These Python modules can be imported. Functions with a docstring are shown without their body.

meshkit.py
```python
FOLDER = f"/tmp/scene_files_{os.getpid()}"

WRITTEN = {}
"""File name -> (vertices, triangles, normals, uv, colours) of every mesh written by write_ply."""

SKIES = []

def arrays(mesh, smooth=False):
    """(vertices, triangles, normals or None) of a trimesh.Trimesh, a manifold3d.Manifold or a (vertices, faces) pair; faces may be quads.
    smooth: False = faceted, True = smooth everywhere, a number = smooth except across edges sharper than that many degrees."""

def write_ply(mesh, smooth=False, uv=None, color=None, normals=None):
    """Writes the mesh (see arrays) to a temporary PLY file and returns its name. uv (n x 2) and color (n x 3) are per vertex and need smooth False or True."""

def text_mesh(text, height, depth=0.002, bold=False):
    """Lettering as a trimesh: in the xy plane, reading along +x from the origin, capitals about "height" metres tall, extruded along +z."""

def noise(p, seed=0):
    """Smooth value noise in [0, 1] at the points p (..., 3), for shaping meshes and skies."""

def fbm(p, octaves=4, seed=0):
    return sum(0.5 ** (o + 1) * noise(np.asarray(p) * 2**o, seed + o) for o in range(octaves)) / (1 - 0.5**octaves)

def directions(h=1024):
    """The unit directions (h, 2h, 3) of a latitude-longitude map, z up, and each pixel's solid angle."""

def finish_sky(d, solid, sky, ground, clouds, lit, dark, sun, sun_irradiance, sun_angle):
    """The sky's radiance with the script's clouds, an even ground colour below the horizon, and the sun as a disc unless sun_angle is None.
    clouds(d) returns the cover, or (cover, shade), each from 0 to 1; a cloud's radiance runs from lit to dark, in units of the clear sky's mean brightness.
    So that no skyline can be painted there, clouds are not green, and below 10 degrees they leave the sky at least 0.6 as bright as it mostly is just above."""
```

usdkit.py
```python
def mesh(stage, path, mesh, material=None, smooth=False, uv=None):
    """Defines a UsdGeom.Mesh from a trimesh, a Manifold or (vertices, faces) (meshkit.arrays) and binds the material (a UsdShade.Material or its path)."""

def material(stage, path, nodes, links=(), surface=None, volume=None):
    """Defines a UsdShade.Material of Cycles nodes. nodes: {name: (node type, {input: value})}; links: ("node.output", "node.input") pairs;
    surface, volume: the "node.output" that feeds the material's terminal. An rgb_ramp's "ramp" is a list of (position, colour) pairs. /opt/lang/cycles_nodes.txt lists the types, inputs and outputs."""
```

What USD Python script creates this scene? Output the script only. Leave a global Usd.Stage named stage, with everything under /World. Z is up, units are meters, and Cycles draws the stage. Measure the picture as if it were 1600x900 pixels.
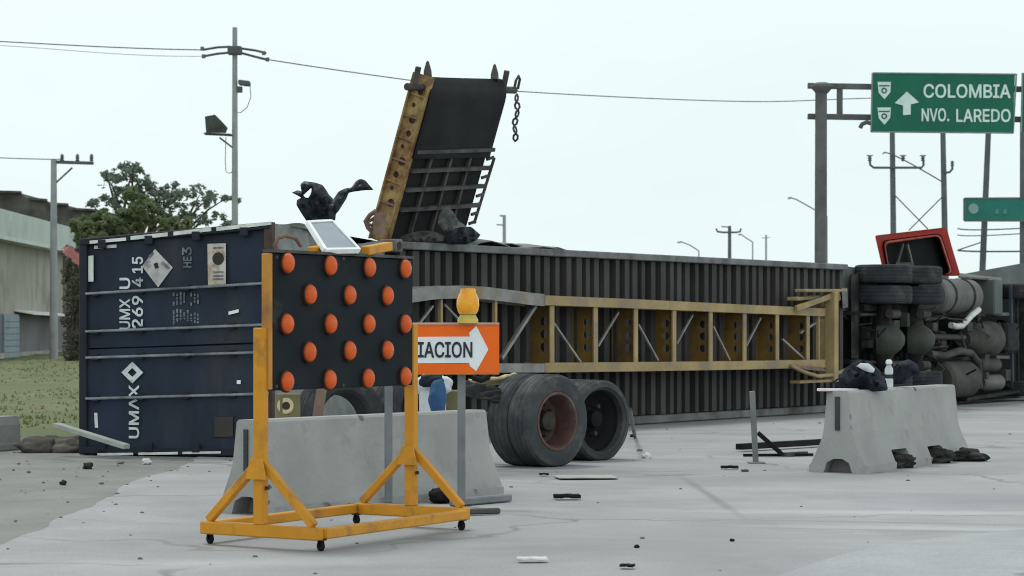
import math, random
import numpy as np, trimesh, manifold3d, usdkit, meshkit
from shapely.geometry import Polygon, Point, box as sbox
from pxr import Usd, UsdGeom, UsdLux, UsdShade, Gf, Sdf

stage = Usd.Stage.CreateInMemory()
UsdGeom.SetStageUpAxis(stage, UsdGeom.Tokens.z)
UsdGeom.SetStageMetersPerUnit(stage, 1.0)
UsdGeom.Xform.Define(stage, '/World')
UsdGeom.Scope.Define(stage, '/World/Looks')
rng = np.random.default_rng(7)
random.seed(7)

# ------------------------------------------------------------------ camera, sky, sun
F, H, HY = 4063.0, 1.47, 512.0          # focal length in photo pixels, eye height, horizon row
cam = UsdGeom.Camera.Define(stage, '/World/camera')
cam.AddTranslateOp().Set(Gf.Vec3d(0, 0, H))
cam.AddRotateXOp().Set(90.0)
cam.CreateHorizontalApertureAttr(36.0)
cam.CreateVerticalApertureAttr(20.25)
cam.CreateFocalLengthAttr(36.0 * F / 1600)
cam.CreateVerticalApertureOffsetAttr((HY - 450) / 1600 * 36.0)
cam.CreateExposureAttr(0.0)
cam.CreateFStopAttr(5.6)
cam.CreateFocusDistanceAttr(24.0)

SUN_EL, SUN_AZ = math.radians(66), math.radians(-35)     # azimuth clockwise from +y
usdkit.material(stage, '/World/Looks/sky_look', {
    'tc': ('texture_coordinate', {}),
    'sky': ('sky_texture', {'sky_type': 'single_scattering', 'sun_disc': False, 'sun_elevation': SUN_EL, 'sun_rotation': SUN_AZ}),
    'mp': ('mapping', {'scale': (1.2, 1.2, 3.5)}),
    'n': ('noise_texture', {'scale': 1.6, 'detail': 4.0, 'roughness': 0.55}),
    'r': ('rgb_ramp', {'ramp': [(0.3, (8.7, 10.0, 10.1)), (0.7, (9.9, 11.1, 11.0))]}),
    'm': ('mix_color', {'fac': 0.95, 'use_clamp': False}),
    'b': ('background_shader', {'strength': 0.095})},
    [('tc.generated', 'mp.vector'), ('mp.vector', 'n.vector'), ('n.fac', 'r.fac'), ('sky.color', 'm.a'), ('r.color', 'm.b'), ('m.result', 'b.color')],
    surface='b.background')
dome = UsdLux.DomeLight.Define(stage, '/World/sky')
UsdShade.MaterialBindingAPI.Apply(dome.GetPrim()).Bind(UsdShade.Material.Get(stage, '/World/Looks/sky_look'))
dome.GetPrim().SetCustomDataByKey('kind', 'structure')
sun = UsdLux.DistantLight.Define(stage, '/World/sun')
sun.CreateIntensityAttr(0.4)
sun.CreateAngleAttr(12.0)
sun.CreateColorAttr(Gf.Vec3f(1.0, 0.97, 0.92))
sun.CreateNormalizeAttr(True)
sun.AddRotateZOp().Set(-math.degrees(SUN_AZ))
sun.AddRotateXOp().Set(-(90 - math.degrees(SUN_EL)))

# ------------------------------------------------------------------ placing
V = lambda *a: np.array(a, float)
def at(px, py, Y):
    return V((px - 800) / F * Y, Y, H + (HY - py) / F * Y)
def gd(px, py):
    Y = H * F / (py - HY)
    return V((px - 800) / F * Y, Y, 0)
AX = V(.536, .844, 0); AX /= np.linalg.norm(AX)           # the wreck's long axis
NN = V(AX[1], -AX[0], 0)                                  # its underside looks this way
O0 = V(-2.95, 32.0, 0)
UP = V(0, 0, 1)
def plane_px(px, py, P0, D):
    k = (px - 800) / F
    t = (k * P0[1] - P0[0]) / (D[0] - k * D[1])
    Y = P0[1] + t * D[1]
    return V(P0[0] + t * D[0], Y, H + (HY - py) / F * Y)
def U(px, py, d=0.0):                                     # on the underside, d metres proud of it
    return plane_px(px, py, O0 + NN * d, AX)
def S(s, z, d=0.0):
    return O0 + AX * s + NN * d + UP * z

# ------------------------------------------------------------------ mesh helpers
def nrm(v):
    return np.asarray(v, float) / np.linalg.norm(v)
def cat(*ms):
    return trimesh.util.concatenate([m for m in ms if m is not None])
BF = np.array([[0,2,3],[0,3,1],[4,5,7],[4,7,6],[0,1,5],[0,5,4],[2,6,7],[2,7,3],[0,4,6],[0,6,2],[1,3,7],[1,7,5]])
def fix(m):
    trimesh.repair.fix_normals(m)
    return m
def obox(c, ax, ay, az):                                  # half-extent vectors
    c = np.asarray(c, float)
    v = [c + i * np.asarray(ax) + j * np.asarray(ay) + k * np.asarray(az) for i in (-1, 1) for j in (-1, 1) for k in (-1, 1)]
    return fix(trimesh.Trimesh(np.array(v), BF, process=False))
def box(c, s):
    return obox(c, V(s[0] / 2, 0, 0), V(0, s[1] / 2, 0), V(0, 0, s[2] / 2))
def hull(pts):
    return trimesh.Trimesh(np.asarray(pts, float)).convex_hull
def cbox(c, ax, ay, az, ch=0.006):                        # chamfered box, half-extent vectors
    c = np.asarray(c, float); L = [np.linalg.norm(a) for a in (ax, ay, az)]; d = [nrm(a) for a in (ax, ay, az)]
    pts = []
    for i in (-1, 1):
        for j in (-1, 1):
            for k in (-1, 1):
                for w in range(3):
                    e = [L[q] - (ch if q != w else 0) for q in range(3)]
                    e = [L[q] - (0 if q == w else ch) for q in range(3)]
                    pts.append(c + i * d[0] * e[0] + j * d[1] * e[1] + k * d[2] * e[2])
    return hull(pts)
def beam(p0, p1, w, h, up=UP, ch=0.0):                    # w across, h along up
    p0, p1 = np.asarray(p0, float), np.asarray(p1, float)
    a = nrm(p1 - p0); s = np.cross(a, up)
    s = nrm(s) if np.linalg.norm(s) > 1e-6 else V(1, 0, 0)
    u = np.cross(s, a)
    f = (lambda *q: cbox(*q, ch=ch)) if ch else obox
    return f((p0 + p1) / 2, (p1 - p0) / 2, s * w / 2, u * h / 2)
def ring_frame(a):
    a = nrm(a); r = V(0, 0, 1) if abs(a[2]) < .9 else V(1, 0, 0)
    x = nrm(np.cross(r, a)); return x, np.cross(a, x)
def tube(p0, p1, r0, r1=None, n=14):
    return sweep([p0, p1], [r0, r0 if r1 is None else r1], n)
def sweep(pts, r, n=10):
    pts = np.asarray(pts, float); m = len(pts)
    r = np.full(m, r, float) if np.ndim(r) == 0 else np.asarray(r, float)
    tan = np.gradient(pts, axis=0) if m > 2 else np.repeat([pts[1] - pts[0]], 2, 0)
    x, _ = ring_frame(tan[0]); v = []
    for p, t, q in zip(pts, tan, r):
        t = nrm(t); x = nrm(x - t * np.dot(x, t)); y = np.cross(t, x)
        for k in range(n):
            a = 2 * math.pi * k / n
            v.append(p + q * (math.cos(a) * x + math.sin(a) * y))
    f = []
    for i in range(m - 1):
        for k in range(n):
            a, b = i * n + k, i * n + (k + 1) % n
            f += [[a, b, b + n], [a, b + n, a + n]]
    v += [pts[0], pts[-1]]
    for k in range(n):
        f.append([len(v) - 2, (k + 1) % n, k]); f.append([len(v) - 1, (m - 1) * n + k, (m - 1) * n + (k + 1) % n])
    return trimesh.Trimesh(np.array(v), np.array(f), process=False)
def lathe(prof, o, axis, n=40):                           # prof: closed or open list of (r, a)
    x, y = ring_frame(axis); a = nrm(axis); o = np.asarray(o, float)
    prof = [(max(r, 1e-4), h) for r, h in prof]
    v = [o + a * h + r * (math.cos(t) * x + math.sin(t) * y) for r, h in prof for t in np.arange(n) * 2 * math.pi / n]
    f = []
    for i in range(len(prof) - 1):
        for k in range(n):
            p, q = i * n + k, i * n + (k + 1) % n
            f += [[p, q, q + n], [p, q + n, p + n]]
    return trimesh.Trimesh(np.array(v), np.array(f), process=False)
def dome_mesh(c, axis, r, h, n=18, m=6, lip=0.0):         # half ellipsoid standing on c
    prof = [(r, -lip)] + [(r * math.cos(t), h * math.sin(t)) for t in np.linspace(0, math.pi / 2, m)]
    return lathe(prof, c, axis, n)
def blob(c, s, amp=.18, freq=2.0, sub=3, seed=0, R=None):
    m = trimesh.creation.icosphere(sub); v = np.array(m.vertices)
    v = v * (1 + amp * (meshkit.fbm(v * freq + 31.7 + seed * 5.3, 4, seed)[:, None] * 2 - 1)) * np.asarray(s)
    if R is not None: v = v @ np.asarray(R).T
    return trimesh.Trimesh(v + np.asarray(c), m.faces, process=False)
def sheet(P, th):                                         # grid (a, b, 3) to a closed sheet of thickness th
    P = np.asarray(P, float); a, b = P.shape[:2]
    du, dv = np.gradient(P, axis=0), np.gradient(P, axis=1)
    n = np.cross(du, dv); n /= np.maximum(np.linalg.norm(n, axis=2, keepdims=True), 1e-9)
    v = np.vstack([(P + n * th / 2).reshape(-1, 3), (P - n * th / 2).reshape(-1, 3)]); N = a * b; f = []
    for i in range(a - 1):
        for j in range(b - 1):
            p = i * b + j
            f += [[p, p + b, p + b + 1], [p, p + b + 1, p + 1], [N + p, N + p + b + 1, N + p + b], [N + p, N + p + 1, N + p + b + 1]]
    rim = [i * b for i in range(a)] + [(a - 1) * b + j for j in range(1, b)] + [i * b + b - 1 for i in range(a - 2, -1, -1)] + [j for j in range(b - 2, 0, -1)]
    for p, q in zip(rim, rim[1:] + rim[:1]):
        f += [[p, N + p, N + q], [p, N + q, q]]
    return fix(trimesh.Trimesh(v, np.array(f), process=False))
def bil(p00, p10, p11, p01, a, b):
    u, v = np.meshgrid(np.linspace(0, 1, a), np.linspace(0, 1, b), indexing='ij'); u, v = u[..., None], v[..., None]
    return (1 - u) * (1 - v) * p00 + u * (1 - v) * p10 + u * v * p11 + (1 - u) * v * p01
def frame(o, ux, uy):
    ux, uy = nrm(ux), np.asarray(uy, float); uy = nrm(uy - ux * np.dot(ux, uy)); M = np.eye(4)
    M[:3, 0], M[:3, 1], M[:3, 2], M[:3, 3] = ux, uy, np.cross(ux, uy), o
    return M
def plate(poly, th, o, ux, uy):                           # shapely polygon, extruded along ux x uy
    gs = getattr(poly, 'geoms', [poly])
    m = trimesh.util.concatenate([trimesh.creation.extrude_polygon(g, th, engine='earcut') for g in gs])
    m.apply_transform(frame(o, ux, uy)); return m
def flat_poly(pts, z, maxe=None):
    m = trimesh.creation.extrude_polygon(Polygon(pts), .01, engine='earcut')
    m.apply_translation((0, 0, z - .01)); return m
def px_plate(fn, pts, d0, d1):                            # polygon through pixel corners on a plane fn(px, py, d)
    a = np.array([fn(x, y, d0) for x, y in pts]); b = np.array([fn(x, y, d1) for x, y in pts])
    return hull(np.vstack([a, b]))
def lettering(s, o, ux, uy, length, height, depth=.004, bold=True):
    m = meshkit.text_mesh(s, 1.0, 1.0, bold)
    lo, hi = m.bounds
    m.apply_translation((-lo[0], 0, 0)); m.apply_scale((length / (hi[0] - lo[0]), height, depth))
    m.apply_transform(frame(o, ux, uy)); return m
def rag(c, ux, uy, a, b, amp, seed, th=.01, freq=2.5, n=(14, 10), bend=0.0):
    """A crumpled rectangular sheet round c."""
    ux, uy = nrm(ux), nrm(uy); w = np.cross(ux, uy)
    u, v = np.meshgrid(np.linspace(-1, 1, n[0]), np.linspace(-1, 1, n[1]), indexing='ij')
    q = np.stack([u * freq, v * freq, np.full_like(u, seed * 3.1)], -1)
    h = (meshkit.fbm(q + 50, 4, seed) * 2 - 1) * amp + bend * (u ** 2)
    e = (meshkit.fbm(q * 1.7 + 90, 3, seed + 9) * 2 - 1) * amp * .8
    P = np.asarray(c) + (u * a + e)[..., None] * ux + (v * b + e)[..., None] * uy + h[..., None] * w
    return sheet(P, th)

# ------------------------------------------------------------------ prims
counts, LOC = {}, {}
def numbered(path):
    k = counts.get(path, 0); counts[path] = k + 1
    return path if k == 0 else f'{path}_{k:03d}'
def tag(prim, label=None, cat_=None, group=None, kind=None):
    for k, v in (('label', label), ('category', cat_), ('group', group), ('kind', kind)):
        if v: prim.SetCustomDataByKey(k, v)
def thing(name, label, category, loc=(0, 0, 0), group=None):
    p = numbered('/World/' + name); x = UsdGeom.Xform.Define(stage, p)
    x.AddTranslateOp().Set(Gf.Vec3d(*map(float, loc))); LOC[p] = np.asarray(loc, float)
    tag(x.GetPrim(), label, category, group); return p
def part(parent, name, mesh, m, smooth=False, label=None, kind=None):
    p = numbered(parent + '/' + name); loc = LOC[parent]; LOC[p] = loc
    if isinstance(mesh, (list, tuple)): mesh = cat(*mesh)
    mesh = mesh.copy(); mesh.apply_translation(-loc)
    g = usdkit.mesh(stage, p, mesh, m, smooth); tag(g.GetPrim(), label, None, None, kind); return p
def single(name, mesh, m, label, category, loc=None, smooth=False, group=None, kind=None):
    if isinstance(mesh, (list, tuple)): mesh = cat(*mesh)
    mesh = mesh.copy()
    loc = V(*(mesh.bounds.mean(0)[:2]), mesh.bounds[0][2]) if loc is None else np.asarray(loc, float)
    mesh.apply_translation(-loc); p = numbered('/World/' + name)
    g = usdkit.mesh(stage, p, mesh, m, smooth); g.AddTranslateOp().Set(Gf.Vec3d(*map(float, loc)))
    tag(g.GetPrim(), label, category, group, kind); LOC[p] = loc; return p
def structure(name, mesh, m, kind='structure', smooth=False):
    p = numbered('/World/' + name); g = usdkit.mesh(stage, p, mesh, m, smooth); LOC[p] = V(0, 0, 0)
    tag(g.GetPrim(), None, None, None, kind); return p

# ------------------------------------------------------------------ materials
def mat(name, col, col2=None, rough=.6, metal=0., scale=3., detail=5., bump=.0, bscale=30., dirt=None, dirt_amt=.5, dirt_scale=1.2, stretch=(1, 1, 1), coat=0., spec=.2, lo=.35, hi=.65):
    c = np.array(col, float); c2 = np.array(col2, float) if col2 is not None else c * .72
    n = {'tc': ('texture_coordinate', {}), 'mp': ('mapping', {'scale': stretch}),
         'n': ('noise_texture', {'scale': scale, 'detail': detail, 'roughness': .6}),
         'r': ('rgb_ramp', {'ramp': [(lo, tuple(c2)), (hi, tuple(c))]}),
         'p': ('principled_bsdf', {'roughness': rough, 'metallic': metal, 'coat_weight': coat, 'specular_ior_level': spec})}
    l = [('tc.object', 'mp.vector'), ('mp.vector', 'n.vector'), ('n.fac', 'r.fac')]
    out = 'r.color'
    if dirt is not None:
        n['dn'] = ('noise_texture', {'scale': dirt_scale, 'detail': 7., 'roughness': .68})
        n['dr'] = ('rgb_ramp', {'ramp': [(.62 - dirt_amt * .28, (0, 0, 0)), (.74 - dirt_amt * .2, (1, 1, 1))]})
        n['dm'] = ('mix_color', {'b': tuple(dirt)})
        l += [('mp.vector', 'dn.vector'), ('dn.fac', 'dr.fac'), ('dr.color', 'dm.fac'), (out, 'dm.a')]; out = 'dm.result'
    l.append((out, 'p.base_color'))
    if bump:
        n['bn'] = ('noise_texture', {'scale': bscale, 'detail': 6., 'roughness': .65})
        n['b'] = ('bump', {'strength': bump, 'distance': .02})
        l += [('mp.vector', 'bn.vector'), ('bn.fac', 'b.height'), ('b.normal', 'p.normal')]
    return usdkit.material(stage, '/World/Looks/' + name, n, l, surface='p.BSDF')

RUST = (.10, .045, .022); DIRT = (.16, .145, .125); DUST = (.24, .225, .2)
navy = mat('navy_paint', (.018, .028, .052), (.013, .018, .03), rough=.55, scale=1.6, dirt=(.034, .037, .041), dirt_amt=.35, dirt_scale=.9, bump=.12, bscale=9, stretch=(1, 1, .35))
navy_dark = mat('navy_frame_paint', (.016, .02, .03), rough=.55, scale=3)
lockbar = mat('galvanised_lock_rod', (.27, .29, .31), (.17, .185, .2), rough=.5, metal=.25, scale=6, dirt=(.08, .08, .085), dirt_amt=.4)
mark = mat('faded_white_marking', (.62, .66, .66), (.42, .46, .48), rough=.6, scale=7, dirt=(.12, .14, .17), dirt_amt=.18, dirt_scale=9)
mark_dim = mat('worn_small_print', (.2, .22, .24), (.07, .08, .1), rough=.6, scale=14)
retro = mat('pale_reflective_tape', (.66, .68, .64), (.5, .51, .48), rough=.4, scale=6)
placard = mat('dirty_white_placard', (.52, .52, .5), (.34, .33, .32), rough=.5, scale=6, dirt=(.16, .15, .14), dirt_amt=.3, dirt_scale=5)
placard_tan = mat('stained_label', (.56, .53, .5), (.42, .36, .3), rough=.5, scale=3, dirt=(.3, .2, .14), dirt_amt=.35, dirt_scale=4)
dark_ink = mat('dark_ink', (.035, .03, .026), rough=.6)
brown_patch_m = mat('brown_patch_paint', (.06, .05, .045), rough=.7)
under = mat('grimy_underfloor', (.022, .02, .019), (.013, .012, .012), rough=.8, scale=2, bump=.2, bscale=14)
ribm = mat('grimy_crossmember', (.072, .069, .067), (.035, .034, .034), rough=.75, scale=.45, dirt=(.045, .04, .036), dirt_amt=.45, dirt_scale=.55, bump=.15, bscale=12)
railm = mat('dull_side_rail', (.17, .172, .175), (.09, .09, .092), rough=.6, scale=2.5, dirt=(.05, .046, .042), dirt_amt=.4)
torn = mat('torn_sheet_metal', (.2, .215, .205), (.1, .105, .1), rough=.5, metal=.25, scale=1.6, dirt=(.16, .1, .065), dirt_amt=.3, bump=.15, bscale=6)
chassis_y = mat('dusty_yellow_chassis', (.36, .262, .128), (.25, .18, .085), rough=.65, scale=1.7, dirt=(.2, .16, .12), dirt_amt=.5, dirt_scale=1.1, bump=.15)
chassis_w = mat('yellow_web_paint', (.21, .122, .03), (.125, .075, .022), rough=.7, scale=2.2, dirt=(.085, .055, .03), dirt_amt=.55, dirt_scale=1.6)
chassis_g = mat('scraped_grey_rail', (.27, .265, .255), (.15, .145, .14), rough=.55, metal=.3, scale=2.5, dirt=(.22, .16, .08), dirt_amt=.3)
rusty_y = mat('rusty_yellow_paint', (.4, .28, .1), (.26, .18, .09), rough=.75, scale=3.2, dirt=(.15, .065, .032), dirt_amt=.75, dirt_scale=2.6, bump=.35, bscale=16)
rust_pink = mat('rusted_bracket', (.22, .15, .12), (.13, .075, .05), rough=.8, scale=5, bump=.2)
black_sheet = mat('black_rubber_sheet', (.012, .013, .014), (.02, .021, .023), rough=.55, spec=.08, scale=2.0, bump=.1, bscale=8)
grid_steel = mat('dark_grid_steel', (.09, .086, .082), (.04, .037, .034), rough=.65, scale=4, dirt=(.05, .03, .022), dirt_amt=.4)
black_plastic = mat('black_plastic_sheet', (.015, .02, .027), (.011, .014, .019), rough=.5, spec=.22, scale=3, bump=.1, bscale=10)
grey_tarp = mat('grey_torn_tarp', (.17, .168, .165), (.09, .09, .09), rough=.75, scale=4, bump=.3, bscale=8)
tyre_m = mat('dusty_tyre_rubber', (.036, .038, .042), (.022, .023, .026), rough=.85, scale=4, dirt=(.07, .07, .07), dirt_amt=.3, dirt_scale=2.6, bump=.2, bscale=40)
tyre_dusty = mat('dusty_worn_tread', (.062, .064, .068), (.036, .038, .041), rough=.88, scale=3, dirt=(.105, .104, .102), dirt_amt=.45, dirt_scale=2.2, bump=.25, bscale=30)
rim_red = mat('dull_red_rim', (.13, .066, .056), (.08, .044, .037), rough=.65, scale=6, dirt=(.12, .1, .09), dirt_amt=.45, dirt_scale=5)
hub_m = mat('rusty_hub', (.055, .05, .045), (.035, .03, .027), rough=.75, scale=9)
steel_dark = mat('dark_running_gear', (.022, .022, .022), (.011, .011, .012), rough=.78, scale=3, dirt=(.065, .06, .052), dirt_amt=.4, dirt_scale=1.8, bump=.2)
steel_mid = mat('dusty_running_gear', (.08, .075, .068), (.04, .038, .035), rough=.72, scale=2.4, dirt=(.06, .055, .05), dirt_amt=.35, dirt_scale=1.6, bump=.15)
steel_green = mat('grimy_greenish_casting', (.065, .07, .06), (.032, .036, .03), rough=.65, scale=2.6, dirt=(.05, .045, .04), dirt_amt=.35)
alu = mat('dull_aluminium', (.155, .15, .138), (.09, .09, .085), rough=.6, metal=.25, scale=2, dirt=(.1, .098, .09), dirt_amt=.45, dirt_scale=1.1)
bright_pipe = mat('bright_exhaust_pipe', (.6, .6, .57), (.45, .45, .43), rough=.4, metal=.3, scale=5)
cab_grey = mat('grey_green_cab_panel', (.1, .118, .115), (.06, .07, .068), rough=.5, scale=1.2, dirt=(.15, .15, .145), dirt_amt=.25)
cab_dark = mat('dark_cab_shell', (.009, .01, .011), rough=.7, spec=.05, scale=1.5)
hood_red = mat('red_cab_paint', (.3, .026, .018), (.22, .018, .013), rough=.7, spec=.06, scale=2, coat=.0, dirt=(.16, .04, .03), dirt_amt=.25)
hood_edge = mat('scuffed_red_edge', (.4, .11, .08), (.3, .045, .035), rough=.6, spec=.1, scale=4)
board_y = mat('yellow_frame_paint', (.57, .25, .019), (.48, .205, .017), rough=.5, scale=2.2, coat=.0, dirt=(.33, .15, .03), dirt_amt=.35, dirt_scale=4., bump=.1, bscale=22)
board_o = mat('orange_brown_edge_paint', (.5, .22, .04), (.4, .17, .035), rough=.5, scale=3, dirt=(.2, .1, .04), dirt_amt=.25)
board_black = mat('matt_black_panel', (.014, .019, .023), (.01, .013, .016), rough=.75, spec=.1, scale=2, dirt=(.05, .052, .05), dirt_amt=.2)
lamp_o = mat('amber_lamp_lens', (.66, .105, .016), (.55, .08, .014), rough=.45, scale=12, coat=.05, dirt=(.4, .1, .04), dirt_amt=.3, dirt_scale=14)
lamp_ring = mat('lamp_rubber_ring', (.045, .022, .016), rough=.6)
beacon_m = mat('yellow_beacon_lens', (.82, .36, .02), (.7, .27, .015), rough=.22, scale=14, coat=.5)
beacon_base = mat('yellow_beacon_base', (.6, .47, .12), (.5, .38, .09), rough=.45, scale=8)
solar_cell = mat('solar_cells', (.17, .19, .24), (.13, .145, .19), rough=.25, scale=3, coat=.4)
white_frame = mat('white_frame_paint', (.78, .79, .8), (.66, .67, .68), rough=.4, scale=5)
sign_orange = mat('orange_sign_face', (.82, .14, .014), (.74, .115, .012), rough=.45, scale=1.5, dirt=(.62, .16, .06), dirt_amt=.3)
sign_white = mat('white_sign_face', (.74, .76, .78), (.62, .65, .68), rough=.45, scale=3)
sign_black = mat('black_sign_letters', (.03, .035, .045), rough=.5)
post_grey = mat('galvanised_post', (.2, .21, .22), (.14, .148, .155), rough=.5, metal=.3, scale=3)
concrete_b = mat('cast_barrier_concrete', (.345, .342, .333), (.262, .26, .253), rough=.85, scale=1.1, detail=8, dirt=(.24, .236, .226), dirt_amt=.28, dirt_scale=2.6, bump=.35, bscale=24)
slot_dark = mat('dark_slot_steel', (.05, .055, .06), rough=.7)
green_sign = mat('green_road_sign', (.012, .125, .075), (.01, .1, .062), rough=.4, scale=1.2)
teal_sign = mat('teal_green_sign', (.02, .16, .125), (.016, .125, .1), rough=.45, scale=1.2)
sign_frame = mat('sign_edge_grey', (.2, .25, .24), rough=.5)
sign_letter = mat('pale_sign_letters', (.62, .72, .68), (.5, .6, .56), rough=.4, scale=6)
gantry_m = mat('weathered_gantry_steel', (.13, .135, .13), (.085, .088, .085), rough=.6, scale=1.5, dirt=(.07, .068, .06), dirt_amt=.3)
pole_m = mat('concrete_pole', (.3, .315, .31), (.22, .23, .226), rough=.85, scale=1.2, bump=.1)
pole_dark = mat('dark_steel_pole', (.11, .125, .128), (.08, .09, .092), rough=.7, scale=1.5)
metal_arm = mat('weathered_arm_steel', (.1, .11, .11), rough=.7)
insul = mat('grey_insulator', (.13, .14, .145), rough=.4)
wire_m = mat('cable_black', (.12, .13, .135), rough=.7)
parapet_m = mat('pale_green_render', (.4, .45, .42), (.35, .395, .37), rough=.85, scale=.5, dirt=(.3, .34, .31), dirt_amt=.35, dirt_scale=.6)
wall_beige = mat('beige_render', (.33, .315, .27), (.25, .24, .205), rough=.9, scale=.4, dirt=(.2, .19, .165), dirt_amt=.4, dirt_scale=.5)
wall_grey = mat('grey_lower_wall', (.17, .17, .175), (.12, .12, .125), rough=.9, scale=.5)
shutter_m = mat('blue_grey_shutter', (.2, .25, .28), rough=.6, scale=1)
stone_m = mat('dark_stone', (.12, .112, .1), (.05, .048, .042), rough=.95, scale=.9, detail=9, dirt=(.17, .15, .135), dirt_amt=.35, dirt_scale=.7, bump=.6, bscale=4)
bark = mat('bark', (.09, .07, .052), (.05, .04, .03), rough=.95, scale=6)
wood_grey = mat('weathered_board', (.36, .38, .35), (.27, .29, .265), rough=.8, scale=4, stretch=(1, 1, 5))
cloth_navy = mat('navy_cloth', (.016, .02, .033), (.01, .012, .018), rough=.75, scale=5)
cloth_white = mat('white_cloth', (.6, .63, .66), (.45, .48, .5), rough=.75, scale=5)
denim = mat('blue_cloth', (.035, .095, .2), (.022, .06, .14), rough=.8, scale=6)
olive_box = mat('olive_metal', (.17, .15, .075), (.12, .105, .055), rough=.6, scale=5, dirt=(.1, .08, .05), dirt_amt=.3)
cream_board = mat('pale_yellow_board', (.55, .46, .26), (.43, .35, .2), rough=.7, scale=5, dirt=(.3, .24, .15), dirt_amt=.25)
brown_board = mat('brownish_board', (.21, .155, .12), (.14, .1, .08), rough=.8, scale=4)
bottle_m = mat('clear_white_plastic', (.62, .65, .66), rough=.25, scale=6)
red_tape = mat('red_tape', (.45, .05, .04), rough=.5)
pink_m = mat('faded_pink_sheet', (.5, .2, .2), (.38, .15, .15), rough=.8, scale=3)
debris_black = mat('black_debris_rubber', (.014, .014, .015), rough=.75, spec=.1, scale=8)
debris_white = mat('white_debris_plastic', (.68, .69, .68), rough=.5, scale=8)
pebble_m = mat('pebbles', (.2, .195, .185), (.09, .088, .084), rough=.9, scale=3)
def leaf_mat(name, c1, c2):
    return usdkit.material(stage, '/World/Looks/' + name, {
        'g': ('geometry', {}), 'r': ('rgb_ramp', {'ramp': [(0., c1), (1., c2)]}),
        'p': ('principled_bsdf', {'roughness': .55}), 't': ('translucent_bsdf', {}), 'm': ('mix_closure', {'fac': .45})},
        [('g.random_per_island', 'r.fac'), ('r.color', 'p.base_color'), ('r.color', 't.color'), ('p.BSDF', 'm.closure1'), ('t.BSDF', 'm.closure2')], surface='m.closure')
leaf_a = leaf_mat('leaf_upper', (.13, .165, .13), (.26, .31, .25))
leaf_b = leaf_mat('leaf_lower', (.12, .155, .068), (.24, .28, .13))
leaf_d = leaf_mat('leaf_thicket', (.08, .078, .06), (.17, .16, .13))
blade_m = leaf_mat('grass_blades', (.13, .152, .055), (.185, .205, .08))

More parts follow.
